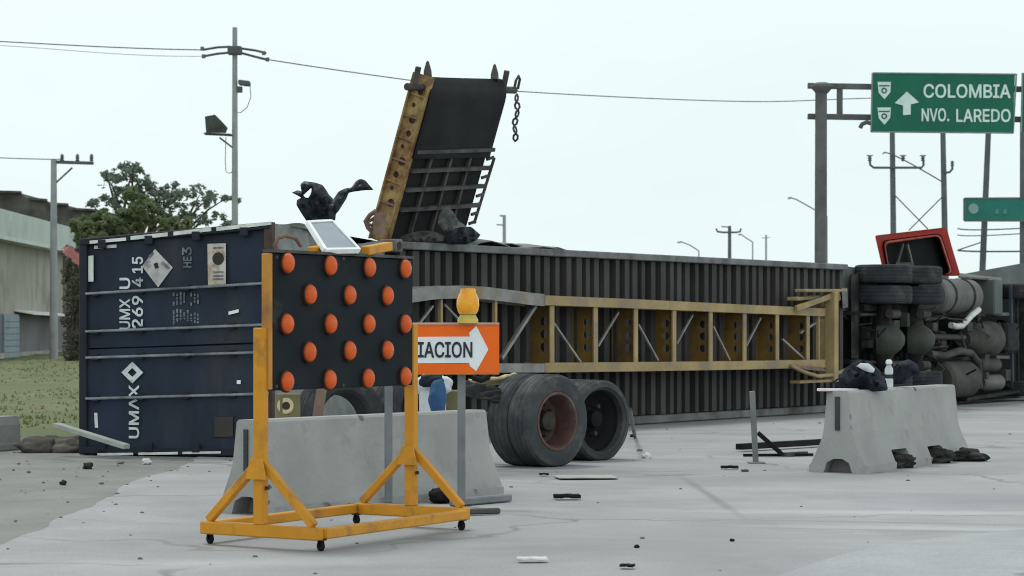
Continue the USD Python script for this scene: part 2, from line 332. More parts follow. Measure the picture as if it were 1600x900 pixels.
# road: concrete with stains, wheel marks, dust, and contact shade painted in as spots
CR = [('g.position', 'cn.vector'), ('cn.color', 'cs.vector1'), ('g.position', 'ca.vector1'), ('cs.vector', 'ca.vector2'), ('ca.vector', 'cv.vector'), ('cv.distance', 'cr.fac'),
      ('g.position', 'ck.vector'), ('ck.fac', 'ckr.fac'), ('cr.color', 'cm.value1'), ('ckr.color', 'cm.value2'), ('cm.value', 'cm2.value1'), ('cm2.value', 'c5.fac'),
      ('g.position', 'mp4.vector'), ('mp4.vector', 'n4.vector'), ('n4.fac', 'r4.fac'), ('r.color', 'm4.a'), ('r4.color', 'm4.b'), ('m4.result', 'm.a')]
def road_mat(name, c, c2, stain, amt, crack=True, spots=()):
    xn, xl, last = {}, [], 'c5.result'
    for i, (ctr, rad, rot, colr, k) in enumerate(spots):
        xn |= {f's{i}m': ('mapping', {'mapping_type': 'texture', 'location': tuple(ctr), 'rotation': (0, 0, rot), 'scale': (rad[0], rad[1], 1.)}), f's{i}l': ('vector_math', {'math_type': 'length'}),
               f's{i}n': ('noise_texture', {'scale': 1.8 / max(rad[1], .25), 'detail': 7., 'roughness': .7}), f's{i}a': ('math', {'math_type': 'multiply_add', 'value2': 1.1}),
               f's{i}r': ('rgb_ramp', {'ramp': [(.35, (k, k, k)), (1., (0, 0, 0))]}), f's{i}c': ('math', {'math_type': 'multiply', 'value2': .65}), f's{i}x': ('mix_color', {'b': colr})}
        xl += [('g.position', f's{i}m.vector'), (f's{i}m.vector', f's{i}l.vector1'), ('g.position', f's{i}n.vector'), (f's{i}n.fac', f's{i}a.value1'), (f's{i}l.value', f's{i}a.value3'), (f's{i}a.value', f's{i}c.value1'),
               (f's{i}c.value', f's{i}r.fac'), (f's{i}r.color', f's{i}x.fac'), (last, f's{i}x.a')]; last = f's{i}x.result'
    return usdkit.material(stage, '/World/Looks/' + name, {**xn,
        'g': ('geometry', {}),
        'mp': ('mapping', {'scale': (1.0, .35, 1)}), 'mp2': ('mapping', {'scale': (.8, .7, 1), 'rotation': (0, 0, .5)}),
        'n': ('noise_texture', {'scale': .55, 'detail': 9., 'roughness': .62}),
        'r': ('rgb_ramp', {'ramp': [(.3, c2), (.68, c)]}),
        'n2': ('noise_texture', {'scale': .8, 'detail': 6., 'roughness': .6, 'distortion': .6}),
        'r2': ('rgb_ramp', {'ramp': [(.5, (0, 0, 0)), (.66, (1, 1, 1))]}),
        'k2': ('math', {'math_type': 'multiply', 'value2': amt}),
        'm': ('mix_color', {'b': stain}),
        'cn': ('noise_texture', {'scale': .9, 'detail': 5.}), 'cs': ('vector_math', {'math_type': 'scale', 'scale': 1.4}), 'ca': ('vector_math', {'math_type': 'add'}),
        'cv': ('voronoi_texture', {'feature': 'distance_to_edge', 'scale': .21}), 'cr': ('rgb_ramp', {'ramp': [(0., (1, 1, 1)), (.006, (.8, .8, .8)), (.012, (0, 0, 0))]}),
        'ck': ('noise_texture', {'scale': .35, 'detail': 3.}), 'ckr': ('rgb_ramp', {'ramp': [(.42, (0, 0, 0)), (.52, (1, 1, 1))]}),
        'cm': ('math', {'math_type': 'multiply'}), 'c5': ('mix_color', {'b': (.1, .1, .1)}), 'cm2': ('math', {'math_type': 'multiply', 'value2': .55 if crack else 0.}),
        'n4': ('noise_texture', {'scale': .5, 'detail': 7., 'roughness': .7, 'distortion': 1.2}), 'mp4': ('mapping', {'scale': (.55, .8, 1), 'rotation': (0, 0, -.25)}),
        'r4': ('rgb_ramp', {'ramp': [(.34, (.87, .87, .875)), (.52, (1.02, 1.02, 1.02)), (.7, (1.15, 1.145, 1.13))]}), 'm4': ('mix_color', {'blend_type': 'multiply', 'fac': 1., 'use_clamp': False}),
        'n3': ('noise_texture', {'scale': 45., 'detail': 3.}),
        'r3': ('rgb_ramp', {'ramp': [(.3, (.82, .82, .82)), (.7, (1.1, 1.1, 1.1))]}),
        'm3': ('mix_color', {'blend_type': 'multiply', 'fac': .8}),
        'bn': ('noise_texture', {'scale': 14., 'detail': 9., 'roughness': .7}), 'b': ('bump', {'strength': .35, 'distance': .03}),
        'p': ('principled_bsdf', {'roughness': .85, 'specular_ior_level': .35})},
        [('g.position', 'mp.vector'), ('mp.vector', 'n.vector'), ('n.fac', 'r.fac'), ('g.position', 'mp2.vector'), ('mp2.vector', 'n2.vector'), ('n2.fac', 'r2.fac'), ('r2.color', 'k2.value1'), ('k2.value', 'm.fac'),
         ('g.position', 'n3.vector'), ('n3.fac', 'r3.fac'), ('m.result', 'm3.a'), ('r3.color', 'm3.b'), ('m3.result', 'c5.a'), (last, 'p.base_color'), *xl,
         ('g.position', 'bn.vector'), ('bn.fac', 'b.height'), ('b.normal', 'p.normal')] + CR, surface='p.BSDF')
SPOTS = [(gd(860, 738), (1.9, 1.5), .3, (.12, .12, .122), .7), (gd(1430, 801), (2.3, .34), -.12, (.43, .43, .43), .75), (gd(1490, 826), (1.8, .3), -.2, (.42, .42, .415), .7), (gd(1580, 782), (1.5, .9), 0., (.21, .21, .235), .8),  # dark spots at the feet of objects also carry painted contact shade
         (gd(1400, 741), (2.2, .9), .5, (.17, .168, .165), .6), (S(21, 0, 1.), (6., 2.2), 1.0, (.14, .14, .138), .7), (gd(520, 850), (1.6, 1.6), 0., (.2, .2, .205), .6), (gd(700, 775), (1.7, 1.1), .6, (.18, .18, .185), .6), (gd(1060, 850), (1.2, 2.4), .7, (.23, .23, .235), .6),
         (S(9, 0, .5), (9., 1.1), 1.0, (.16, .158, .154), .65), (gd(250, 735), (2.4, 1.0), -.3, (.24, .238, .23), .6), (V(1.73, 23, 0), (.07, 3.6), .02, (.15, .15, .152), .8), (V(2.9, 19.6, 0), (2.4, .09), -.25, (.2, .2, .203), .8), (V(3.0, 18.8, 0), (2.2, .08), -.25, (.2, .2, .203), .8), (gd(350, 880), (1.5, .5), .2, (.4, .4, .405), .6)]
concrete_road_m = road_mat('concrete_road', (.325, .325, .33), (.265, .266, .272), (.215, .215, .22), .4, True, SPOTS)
smooth_road_m = road_mat('smooth_concrete', (.34, .342, .352), (.3, .303, .312), (.25, .252, .258), .4)
shoulder_m = road_mat('dusty_shoulder', (.235, .232, .222), (.17, .168, .16), (.125, .123, .116), .6)
soil_m = road_mat('soil', (.2, .18, .14), (.13, .12, .09), (.1, .09, .07), .5)
turf_m = road_mat('turf', (.118, .14, .05), (.08, .097, .036), (.15, .13, .065), .55, False)

# ------------------------------------------------------------------ ground
def grid_sheet(x0, x1, y0, y1, nx, ny, z, amp=0., fr=.3, edge=None):
    x, y = np.meshgrid(np.linspace(x0, x1, nx), np.linspace(y0, y1, ny), indexing='ij')
    if edge is not None: x = x + edge(y) * (1 - (x - x0) / (x1 - x0))
    zz = z + amp * (meshkit.fbm(np.stack([x * fr, y * fr, 0 * x], -1) + 17, 4, 3) * 2 - 1)
    v = np.stack([x, y, zz], -1).reshape(-1, 3); f = []
    i, j = np.meshgrid(np.arange(nx - 1), np.arange(ny - 1), indexing='ij'); p = (i * ny + j).ravel()
    f = np.vstack([np.stack([p, p + ny, p + ny + 1], 1), np.stack([p, p + ny + 1, p + 1], 1)])
    return trimesh.Trimesh(v, f, process=False)
structure('ground', grid_sheet(-2500, 2500, -200, 4500, 3, 3, -.03), soil_m)
structure('road_shoulder', grid_sheet(-9.5, -2.9, 4, 62, 40, 240, -.006, .0), shoulder_m)
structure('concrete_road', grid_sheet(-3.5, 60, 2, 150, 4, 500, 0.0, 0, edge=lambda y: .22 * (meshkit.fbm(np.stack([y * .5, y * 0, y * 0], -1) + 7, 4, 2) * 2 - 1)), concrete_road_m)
lane = [gd(1100, 960)[:2], gd(1215, 900)[:2], gd(1310, 869)[:2], gd(1400, 849)[:2], gd(1500, 837)[:2], gd(1610, 827)[:2], (9, 20.4), (40, 26), (40, 4), (.6, 4)]
structure('smooth_concrete_lane', flat_poly(lane, .006), smooth_road_m)
vx0 = -40
vm = grid_sheet(-60, -5.2, 31.2, 135, 120, 160, .1, .10, .5)
vv = np.array(vm.vertices); vv[:, 2] -= .16 * np.clip((33.5 - vv[:, 1]) / 2.3, 0, 1) + .16 * np.clip((vv[:, 0] + 5.9) / .7, 0, 1)
vv[:, 2] += .25 * np.clip((vv[:, 1] - 50) / 60, 0, 1)
vm = trimesh.Trimesh(vv, vm.faces, process=False)
structure('grass_verge', vm, turf_m, smooth=True)
def blades(n, xr, yr, h, w, zf, seed):
    r = np.random.default_rng(seed); Y = yr[0] + (yr[1] - yr[0]) * r.random(n) ** 1.4
    X = (xr[0] + (xr[1] - xr[0]) * r.random(n)) * Y
    cl = meshkit.fbm(np.stack([X * .7, Y * .25, 0 * X], -1) + 3, 3, 5); keep = cl > .36 + .12 * r.random(n)
    X, Y, cl = X[keep], Y[keep], cl[keep]; n = len(X); a = r.random(n) * 6.28
    hh = h * (.4 + r.random(n)) * (.5 + cl); ww = w * (.6 + .8 * r.random(n)) * (1 + Y / 60); z = zf(X, Y)
    b = np.stack([X, Y, z - .02], -1); d = np.stack([np.cos(a), np.sin(a), 0 * a], -1) * ww[:, None] / 2
    t = b + np.stack([.4 * hh * (r.random(n) - .5) * 2, .4 * hh * (r.random(n) - .5) * 2, hh], -1)
    v = np.stack([b - d, b + d, t], 1).reshape(-1, 3)
    return trimesh.Trimesh(v, np.arange(3 * n).reshape(-1, 3), process=False)
from scipy.spatial import cKDTree
kt = cKDTree(vv[:, :2])
def verge_z(X, Y):
    return vv[kt.query(np.stack([X, Y], -1))[1], 2]
structure('grass', blades(9000, (-.29, -.15), (33.5, 118), .05, .04, verge_z, 4), blade_m, 'stuff')

# ------------------------------------------------------------------ overturned container
A, B = V(-4.98, 30.2, 0), V(-2.713, 29.4, 0)
ZA, ZB, ZC = 2.50, 2.665, 2.60
C, D = S(2.38, 0), S(16.2, 0)
E, G = D - NN * 2.9, S(2.38, 0) - NN * 2.9
RD = nrm(B - A); RN = V(RD[1], -RD[0], 0)                  # rear face: along, outwards
def R(px, py, d=0.): return plane_px(px, py, A + RN * d, RD)
ct = thing('shipping_container', 'long navy blue shipping container lying on its side, rear doors facing left', 'container', (0, 38, 0))
def zt(p): return V(0, 0, p)
foot = [A, B, C, D, E, G]; tops = [ZA, ZB, ZC, 2.58, 2.58, 2.6]
def wallq(p, q, zp, zq, th=.04, n=(2, 2)):
    return sheet(bil(p + V(0, 0, .03), q + V(0, 0, .03), q + zt(zq), p + zt(zp), *n), th)
part(ct, 'rear_wall', wallq(A - RN * .06, B - RN * .06, ZA, ZB), navy_dark)
part(ct, 'floor_panel', wallq(C, D, ZC, 2.58), under)
part(ct, 'front_wall', wallq(D, E, 2.58, 2.58), cab_grey)
part(ct, 'roof_panel', wallq(G, E, 2.6, 2.58), navy)
part(ct, 'roof_panel', wallq(G, A, 2.6, ZA), navy)
top = trimesh.Trimesh([p + zt(z - .012) for p, z in zip(foot, tops)], [[0, 1, 2], [0, 2, 5], [5, 2, 3], [5, 3, 4]], process=False)
part(ct, 'upper_side_panel', top, railm)
# two door leaves, one above the other as the container lies
def door_leaf(v0, v1):
    p = lambda u, v: A + (B - A) * u + V(0, 0, (ZA + (ZB - ZA) * u) * v)
    n = 25; us = np.linspace(.025, .985, n); P = np.zeros((n, 7, 3))
    for i, u in enumerate(us):
        for j, v in enumerate(np.linspace(v0, v1, 7)):
            P[i, j] = p(u, v) + RN * (.012 * math.sin(u * 9.0 + v * 5) + .01 * math.sin(v * 21 + u * 3))
    return sheet(P, .05)
leaf_up = part(ct, 'door', door_leaf(.492, .968), navy, smooth=40)
leaf_lo = part(ct, 'door', door_leaf(.03, .484), navy, smooth=40)
# frame round the doors
def rp(u, v, d): return A + (B - A) * u + V(0, 0, (ZA + (ZB - ZA) * u) * v) + RN * d
part(ct, 'frame_rail', beam(rp(0, .985, .03), rp(1.0, .985, .03), .1, .08, ch=.01), navy_dark)
part(ct, 'frame_rail', beam(rp(0, .02, .03), rp(1.0, .02, .03), .1, .08, ch=.01), navy_dark)
part(ct, 'corner_post', beam(rp(0.012, 0.0, .02), rp(0.012, 1, .02), .1, .1, up=RD, ch=.01), navy_dark)
part(ct, 'corner_post', beam(rp(.99, 0.0, .02), rp(.99, 1, .02), .1, .1, up=RD, ch=.01), mat('rusty_post', (.075, .045, .04), (.04, .028, .026), rough=.7, scale=4))
for (yl, yr) in ((459, 442), (518, 507), (559, 550), (623, 615)):
    a, b = R(134, yl, .075), R(420, yr, .075)
    rod = part(ct, 'lock_rod', tube(a, b, .017, n=10), lockbar, smooth=50)
    for t in (.05, .3, .55, .8):
        q = a + (b - a) * t
        part(rod, 'rod_bracket', cbox(q - RN * .02, RD * .045, RN * .03, V(0, 0, .036), .008), navy_dark)
for t in (.12, .37, .62, .87):
    for v in (.985, .02):
        part(ct, 'hinge', cbox(rp(t, v - (.018 if v > .5 else -.018), .075), RD * .05, RN * .02, V(0, 0, .05), .006), navy_dark)
def strip(pts, d=.082): return px_plate(R, pts, d, d + .004)
for q in ([(140, 381), (197, 376), (197, 371), (140, 376)], [(204, 375), (262, 369), (262, 363), (204, 369)], [(271, 368), (330, 361), (330, 355), (271, 362)], [(338, 361), (424, 351), (424, 346), (338, 355)],
          [(152, 712.), (208, 711.), (208, 707.4), (152, 708.)], [(216, 711), (278, 710), (278, 706), (216, 707)], [(285, 709.5), (345, 708.6), (345, 705), (285, 706)],
          ):
    part(ct, 'reflective_strip', strip(q), retro)
for q in ([(138, 440), (146, 440), (146, 399), (138, 400)], [(147, 389), (182, 387), (182, 382), (147, 384)], [(149, 681), (154, 681), (152, 645), (147, 645)]):
    part(ct, 'reflective_strip', strip(q, .035), retro)
def dtext(s, px, y0, y1, hpx, m=mark, name='lettering', d=.04, bold=True, lab=None):
    o = R(px, y0, d); e = R(px, y1, d); hh = np.linalg.norm(R(px, (y0 + y1) / 2, d) - R(px - hpx, (y0 + y1) / 2, d))
    return part(ct, name, lettering(s, o, V(0, 0, 1), -RD, e[2] - o[2], hh, .006, bold), m, label=lab)
dtext('UMX', 203, 515, 467, 15.5); dtext('U', 203, 451.5, 434, 15.5)
dtext('269', 223, 513, 462, 16); dtext('4', 223, 448, 434, 16); dtext('15', 223, 427, 401, 16)
# mark with a pierced lozenge
dtext('UM\u039bX', 217, 685, 602, 15, lab='white word reading up the lower door')
lc = R(207, 582, .04); ls = np.linalg.norm(R(224, 582, .04) - lc); lz = R(207, 565, .04)[2] - lc[2]
loz = Polygon([(-ls, 0), (0, lz), (ls, 0), (0, -lz)]).difference(Polygon([(-ls * .42, 0), (0, lz * .42), (ls * .42, 0), (0, -lz * .42)]))
part(ct, 'lozenge_mark', plate(loz, .006, lc, RD, UP), mark)
# placards and small print
pl = part(ct, 'diamond_placard', px_plate(R, [(222, 416), (242, 389), (270, 418), (247, 449)], .04, .046), placard, label='tilted dirty white diamond hazard placard')
part(pl, 'print', px_plate(R, [(240, 412), (246, 410), (248, 418), (242, 420)], .046, .05), dark_ink)
part(pl, 'print', px_plate(R, [(232, 400), (239, 393), (241, 396), (234, 404)], .046, .05), mark_dim)
part(pl, 'print', px_plate(R, [(254, 408), (266, 418), (263, 421), (251, 412)], .046, .05), mark_dim)
pt = part(ct, 'label_plate', px_plate(R, [(324, 381), (353, 380), (353, 444), (325, 446)], .04, .046), placard_tan, label='upright stained white label with a dark round emblem')
c0 = R(341, 404, .046); part(pt, 'emblem', lathe([(0, .004), (np.linalg.norm(R(350, 404, .046) - c0), .004), (np.linalg.norm(R(350, 404, .046) - c0), 0)], c0, RN, 20), dark_ink)
for y in (386, 424, 430, 435):
    part(pt, 'print', px_plate(R, [(333, y), (349, y - .5), (349, y + 2.2), (333, y + 2.7)], .046, .049), mark_dim)
rr = random.Random(3)
for k, x in enumerate((270, 275.5, 281, 286.5, 292, 297.5, 303, 308)):           # columns of worn small print, too worn to read
    y = 512.
    while y > 458:
        L = rr.uniform(2.5, 7); 
        if not 481 < y < 489 and rr.random() > .12: part(ct, 'worn_print', px_plate(R, [(x, y), (x + 2.6, y), (x + 2.6, y - L), (x, y - L)], .04, .043), mark_dim)
        y -= L + rr.uniform(1.2, 2.2)
dtext('3', 299, 399, 386, 14, mark_dim, 'worn_print'); dtext('HE', 299, 418, 401, 12, mark_dim, 'worn_print')
part(ct, 'white_tag', px_plate(R, [(357, 487), (373, 483), (373, 488), (357, 492)], .04, .05), white_frame)
part(ct, 'white_tag', px_plate(R, [(370, 594), (376, 594), (376, 600), (370, 600)], .04, .05), white_frame)
part(ct, 'brown_patch', px_plate(R, [(335, 652), (364, 651), (364, 682), (335, 683)], .04, .044), brown_patch_m)
# torn bent sheeting at the rear corner
n1, n2 = 30, 22
P = bil(B + V(0, 0, .02), C + V(0, 0, .02), C + zt(ZC - .02), B + zt(ZB - .02), n1, n2)
uu, vv2 = np.meshgrid(np.linspace(0, 1, n1), np.linspace(0, 1, n2), indexing='ij')
nt = nrm(np.cross(C - B, UP))
wob = (meshkit.fbm(np.stack([uu * 5, vv2 * 3, uu * 0], -1) + 11, 4, 4) * 2 - 1) * .28 * np.sin(uu * math.pi) ** .5
P = P + wob[..., None] * nt + V(0, 0, 1) * (.10 * np.sin(uu * 7) * (vv2 > .92) * np.sin(uu * math.pi))[..., None]
part(ct, 'torn_panel', sheet(P, .02), torn, smooth=True, label='crumpled grey-green sheet torn at the rear corner')
bq = [at(432 + 3 * math.sin(k), 385 - k * 4.2, 29.1) for k in range(6)]
part(ct, 'bent_edge', sweep([at(436, 396, 29.2), at(430, 384, 29.1), at(434, 372, 29.1), at(446, 368, 29.2), at(462, 372, 29.4), at(470, 384, 29.5)], .025, 8), mat('rusty_torn_edge', (.2, .13, .1), rough=.75), smooth=True)
# bottom and top side rails, cross-members one by one
part(ct, 'side_rail', beam(S(2.38, 2.55, .09), S(16.2, 2.53, .09), .2, .1, ch=.012), railm)
part(ct, 'side_rail', beam(S(2.38, .07, .09), S(16.2, .07, .09), .2, .12, ch=.012), railm)
cast = part(ct, 'corner_casting', cbox(S(2.40, 2.54, .1), AX * .09, NN * .13, V(0, 0, .085), .015), railm)
part(cast, 'casting_hole', lathe([(0, .01), (.05, .01), (.05, -.02)], S(2.40, 2.54, .225), NN, 16), dark_ink)
s = 2.62; k = 0
while s < 16.1:
    wdt = .066 + .012 * math.sin(k * 2.1); dd = .11 + .02 * math.sin(k * 1.3)
    part(ct, 'crossmember', obox(S(s, 1.315, dd / 2 + .02), AX * wdt, NN * dd / 2, V(0, 0, 1.17)), ribm)
    s += .28; k += 1
part(ct, 'front_bulkhead', px_plate(U, [(1291, 412), (1345, 419), (1340, 500), (1322, 500), (1291, 452)], -.5, -.1), cab_grey)
part(ct, 'white_bracket', px_plate(U, [(1315, 450), (1324, 450), (1325, 480), (1317, 482)], .1, .3), railm)
# bulged sheeting along the upper edge
def bulge(pts, wid, rise, name='bulged_sheet', m=torn):
    pts = np.array(pts); n = len(pts); Pq = np.zeros((n, 6, 3))
    for j, t in enumerate(np.linspace(0, 1, 6)):
        Pq[:, j] = pts - NN * wid * t + V(0, 0, 1) * (rise * math.sin(t * math.pi * .8))
    part(ct, name, sheet(Pq, .02), m, smooth=True)
bulge([U(x, y + 3, .02) for x, y in ((735, 386), (750, 377), (768, 374), (790, 380), (806, 388), (812, 396))], .9, .05)
bulge([U(x, y + 3, -.1) for x, y in ((770, 379), (800, 378), (825, 384), (850, 386), (872, 384), (900, 393), (925, 399))], .9, .03)
bulge([U(x, y + 2, .03) for x, y in ((800, 394), (825, 386), (850, 384), (872, 387), (895, 397))], .7, .05)

# ------------------------------------------------------------------ yellow chassis on its underside
ch = thing('trailer_chassis', 'dusty yellow ladder-frame trailer chassis against the overturned container', 'chassis', S(9, 0, .3))
def ribbon(pts, hz, d0, d1):
    pts = np.asarray(pts); v = []; f = []
    for p in pts:
        v += [p + NN * d0 - UP * hz, p + NN * d0 + UP * hz, p + NN * d1 + UP * hz, p + NN * d1 - UP * hz]
    for i in range(len(pts) - 1):
        for k2 in range(4):
            a, b = 4 * i + k2, 4 * i + (k2 + 1) % 4
            f += [[a, b, b + 4], [a, b + 4, a + 4]]
    f += [[0, 1, 2], [0, 2, 3]]; e = 4 * (len(pts) - 1); f += [[e, e + 2, e + 1], [e, e + 3, e + 2]]
    return fix(trimesh.Trimesh(np.array(v), np.array(f), process=False))
DF = .48
def rail(pxs, m, hz=.068):
    q = np.array([U(x, y, DF) for x, y in pxs])
    return part(ch, 'main_rail', [ribbon(q, hz, -.03, 0), ribbon(q, .008, -.33, -.03), ribbon(q, hz, -.36, -.33)], m)
rail([(600, 470), (640, 463), (680, 457.5), (720, 456), (760, 458), (800, 463), (830, 467), (851, 469)], chassis_g, .085)
rail([(852, 469), (1000, 475), (1150, 482), (1290, 488)], chassis_y)
rail([(640, 571), (700, 573), (760, 575), (851, 575)], chassis_g, .062)
rail([(852, 574.5), (1000, 573), (1150, 571), (1290, 568)], chassis_y)
for x in (862, 930, 993, 1053, 1110, 1163, 1214, 1262):
    b_, t_ = U(x, 570, DF - .03), U(x, 478, DF - .03)
    z0, z1 = b_[2], U(x, 476 + (x - 862) * .025, DF)[2] - .02
    base = V(b_[0], b_[1], 0)
    cm = part(ch, 'cross_beam', obox(base + V(0, 0, (z0 + z1) / 2), AX * .055, NN * .012, V(0, 0, (z1 - z0) / 2)), chassis_y)
    W = sbox(0, 0, .34, z1 - z0)
    for q in (.3, .52, .74):
        W = W.difference(Point(.22, (z1 - z0) * q).buffer(.06, 8))
    part(cm, 'web', plate(W, .012, base - NN * .352 + V(0, 0, z0), NN, UP), chassis_w)
    part(cm, 'back_flange', obox(base - NN * .36 + V(0, 0, (z0 + z1) / 2), AX * .075, NN * .008, V(0, 0, (z1 - z0) / 2)), chassis_w)
for a, b, w in (((783, 560), (836, 478), .05), ((865, 505), (907, 566), .03), ((934, 541), (966, 488), .03), ((997, 507), (1028, 563), .03), ((1057, 537), (1082, 492), .03), ((1114, 510), (1140, 563), .03), ((1166, 540), (1188, 497), .03), ((1222, 530), (1290, 592), .035), ((1250, 520), (1290, 494), .035), ((694, 476), (720, 503), .03), ((655, 505), (676, 478), .03)):
    part(ch, 'diagonal_brace', beam(U(*a, DF - .08), U(*b, DF - .08), w, w, up=NN), chassis_g)
for x, y0, y1 in ((688, 462, 574), (773, 463, 574), (1278, 490, 566)):
    part(ch, 'upright_bar', beam(U(x, y1, DF - .05), U(x, y0, DF - .05), .05, .05, up=NN), chassis_y)
# bolster with bent outriggers at the front end
part(ch, 'bolster', [beam(U(1299, 597, DF + .05), U(1299, 456, DF + .05), .16, .2, up=NN, ch=.01)], chassis_y)
part(ch, 'bolster_web', px_plate(U, [(1281, 490), (1293, 488), (1293, 566), (1281, 568)], .1, .2), chassis_w)
part(ch, 'outrigger', beam(U(1250, 454, DF), U(1316, 454, DF), .2, .05, ch=.008), chassis_y)
part(ch, 'outrigger', beam(U(1238, 467, DF - .1), U(1282, 464, DF - .1), .2, .06, ch=.008), chassis_y)
part(ch, 'outrigger_plate', px_plate(U, [(1243, 470), (1312, 456), (1314, 468), (1300, 478), (1246, 480)], DF - .2, DF - .16), chassis_w)
part(ch, 'bent_brace', beam(U(1244, 482, DF + .06), U(1302, 461, DF + .06), .04, .09), chassis_y)
part(ch, 'outrigger', beam(U(1242, 597, DF), U(1304, 594, DF), .2, .05, ch=.008), chassis_y)
part(ch, 'outrigger_plate', px_plate(U, [(1236, 571), (1284, 573), (1292, 580), (1262, 578)], DF + .02, DF + .06), rust_pink)
part(ch, 'bent_brace', sweep([U(1236, 572, DF + .1), U(1258, 582, DF + .12), U(1278, 588, DF + .12), U(1300, 586, DF + .1), U(1322, 578, DF + .1)], .035, 8), chassis_y, smooth=True)

# ------------------------------------------------------------------ tractor unit on its side
tr = thing('overturned_tractor', 'dark truck tractor lying on its side with wheels and fuel tank showing', 'truck', S(21, 0, 0))
def tyre_prof(Rr, w, ri):
    h = w / 2; g = .006
    pr = [(ri, -h * .78), (ri + .03, -h * .96), (Rr * .83, -h), (Rr * .945, -h * .93), (Rr * .985, -h * .74)]
    for a in (-.62, -.22, .22, .62):
        pr += [(Rr, h * (a - .1)), (Rr - g, h * (a - .06)), (Rr - g, h * (a + .06)), (Rr, h * (a + .1))]
    pr += [(Rr * .985, h * .74), (Rr * .945, h * .93), (Rr * .83, h), (ri + .03, h * .96), (ri, h * .78), (ri - .002, 0), (ri, -h * .78)]
    return pr
def tyre_mesh(c, axis, Rr=.5, w=.29, ri=.29, n=44): return lathe(tyre_prof(Rr, w, ri), c, axis, n)
def rim_mesh(c, axis, ri=.29, w=.29, dish=-.08, n=36):
    h = w / 2
    return lathe([(ri + .022, h * .9), (ri + .022, h * .97), (ri - .005, h * .97), (ri - .025, h * .7), (ri - .04, dish + .02), (ri - .08, dish), (.14, dish + .015), (.13, dish + .05), (.09, dish + .06), (.085, dish + .12), (.06, dish + .13), (0, dish + .13)], c, axis, n)
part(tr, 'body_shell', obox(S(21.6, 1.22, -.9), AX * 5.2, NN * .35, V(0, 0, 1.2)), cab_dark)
def tyr(px, zc, d=.3):
    q = U(px, 500, d); return V(q[0], q[1], zc)
for zc in (2.43, 2.06, .52, .17):
    for px in (1380, 1428):
        c = tyr(px, zc)
        t = part(tr, 'tyre', tyre_mesh(c, UP, .52, .33, .29), tyre_m, smooth=35)
        part(t, 'rim', rim_mesh(c, UP if zc > 1 else -UP, .29, .33, .0), steel_mid, smooth=40)
for px, yy in ((1380, 533), (1428, 537)):
    c = tyr(px, 1.25, .3)
    part(tr, 'axle_housing', lathe([(0, -1.05), (.09, -1.05), (.1, -.5), (.22, -.2), (.27, 0), (.22, .2), (.1, .5), (.09, 1.05), (0, 1.05)], c, UP, 20), steel_dark, smooth=40)
    part(tr, 'differential', lathe([(.31, -.12), (.33, .0), (.28, .16), (.17, .3), (.08, .36), (0, .37)], c + NN * .02, nrm(NN + AX * .35), 22), steel_green, smooth=40)
    for z in (1.02, 1.5):
        part(tr, 'suspension_beam', beam(c + AX * -.5 + V(0, 0, z - 1.25 + (.32 if z > 1.25 else -.32)) - NN * .12, c + AX * .55 + V(0, 0, z - 1.25 + (.32 if z > 1.25 else -.32)) - NN * .12, .08, .12, ch=.012), steel_dark)
    for z in (.78, 1.72):
        part(tr, 'brake_chamber', tube(V(c[0], c[1], z) + NN * .22 - AX * .22, V(c[0], c[1], z) + NN * .24 + AX * .06, .085, n=16), steel_mid, smooth=50)
for z in (.87, 1.73):
    part(tr, 'frame_rail', beam(S(16.6, z, -.08), S(26.5, z, -.08), .07, .26, up=NN), steel_dark)
for ss in (17.0, 19.2, 20.6, 22.4):
    part(tr, 'frame_crossmember', beam(S(ss, .9, -.1), S(ss, 1.7, -.1), .1, .18, up=NN), steel_dark)
part(tr, 'drive_shaft', tube(U(1395, 530, .15), U(1412, 531, .15), .06), steel_mid, smooth=50)
part(tr, 'drive_shaft', sweep([U(1438, 527, .2), U(1470, 526, .18), U(1506, 527, .16)], [.045, .06, .05], 14), steel_mid, smooth=50)
part(tr, 'gearbox', lathe([(0, -.85), (.16, -.85), (.2, -.5), (.31, -.35), (.33, .0), (.36, .25), (.36, .45), (.3, .6), (0, .6)], U(1531, 530, .05), AX, 20), steel_mid, smooth=35)
part(tr, 'engine_sump', cbox(U(1562, 528, .0), AX * .35, NN * .3, V(0, 0, .3), .06), steel_dark)
ft = part(tr, 'fuel_tank', lathe([(0, -.95), (.3, -.95), (.34, -.9), (.34, .82), (.3, .9), (0, .9)], U(1485, 463, .05), AX, 30), alu, smooth=35)
for q in (-.5, .4):
    part(ft, 'tank_strap', lathe([(.345, q - .04), (.352, q - .04), (.352, q + .04), (.345, q + .04)], U(1485, 463, .05), AX, 30), steel_dark, smooth=35)
part(tr, 'fuel_tank', lathe([(0, -.75), (.3, -.75), (.36, -.68), (.36, .55), (.3, .65), (0, .65)], U(1489, 593, .15), AX, 30), steel_mid, smooth=35, label='lower brownish fuel tank')
part(tr, 'mudguard', sweep([U(1448 + 26 * math.sin(t) * .9 - 10, 578 + 34 * (1 - math.cos(t)) * .5, .45) for t in np.linspace(0, 2.2, 9)], .05, 8), alu, smooth=True)
part(tr, 'air_tank', lathe([(0, -.45), (.1, -.45), (.14, -.4), (.14, .4), (.1, .45), (0, .45)], U(1543, 570, .12), AX, 20), steel_mid, smooth=35)
part(tr, 'air_tank', lathe([(0, -.5), (.12, -.5), (.16, -.44), (.16, .44), (.12, .5), (0, .5)], U(1546, 598, .15), AX, 20), alu, smooth=35)
part(tr, 'battery_box', cbox(U(1542, 464, .0), AX * .22, NN * .25, V(0, 0, .36), .03), cab_grey)
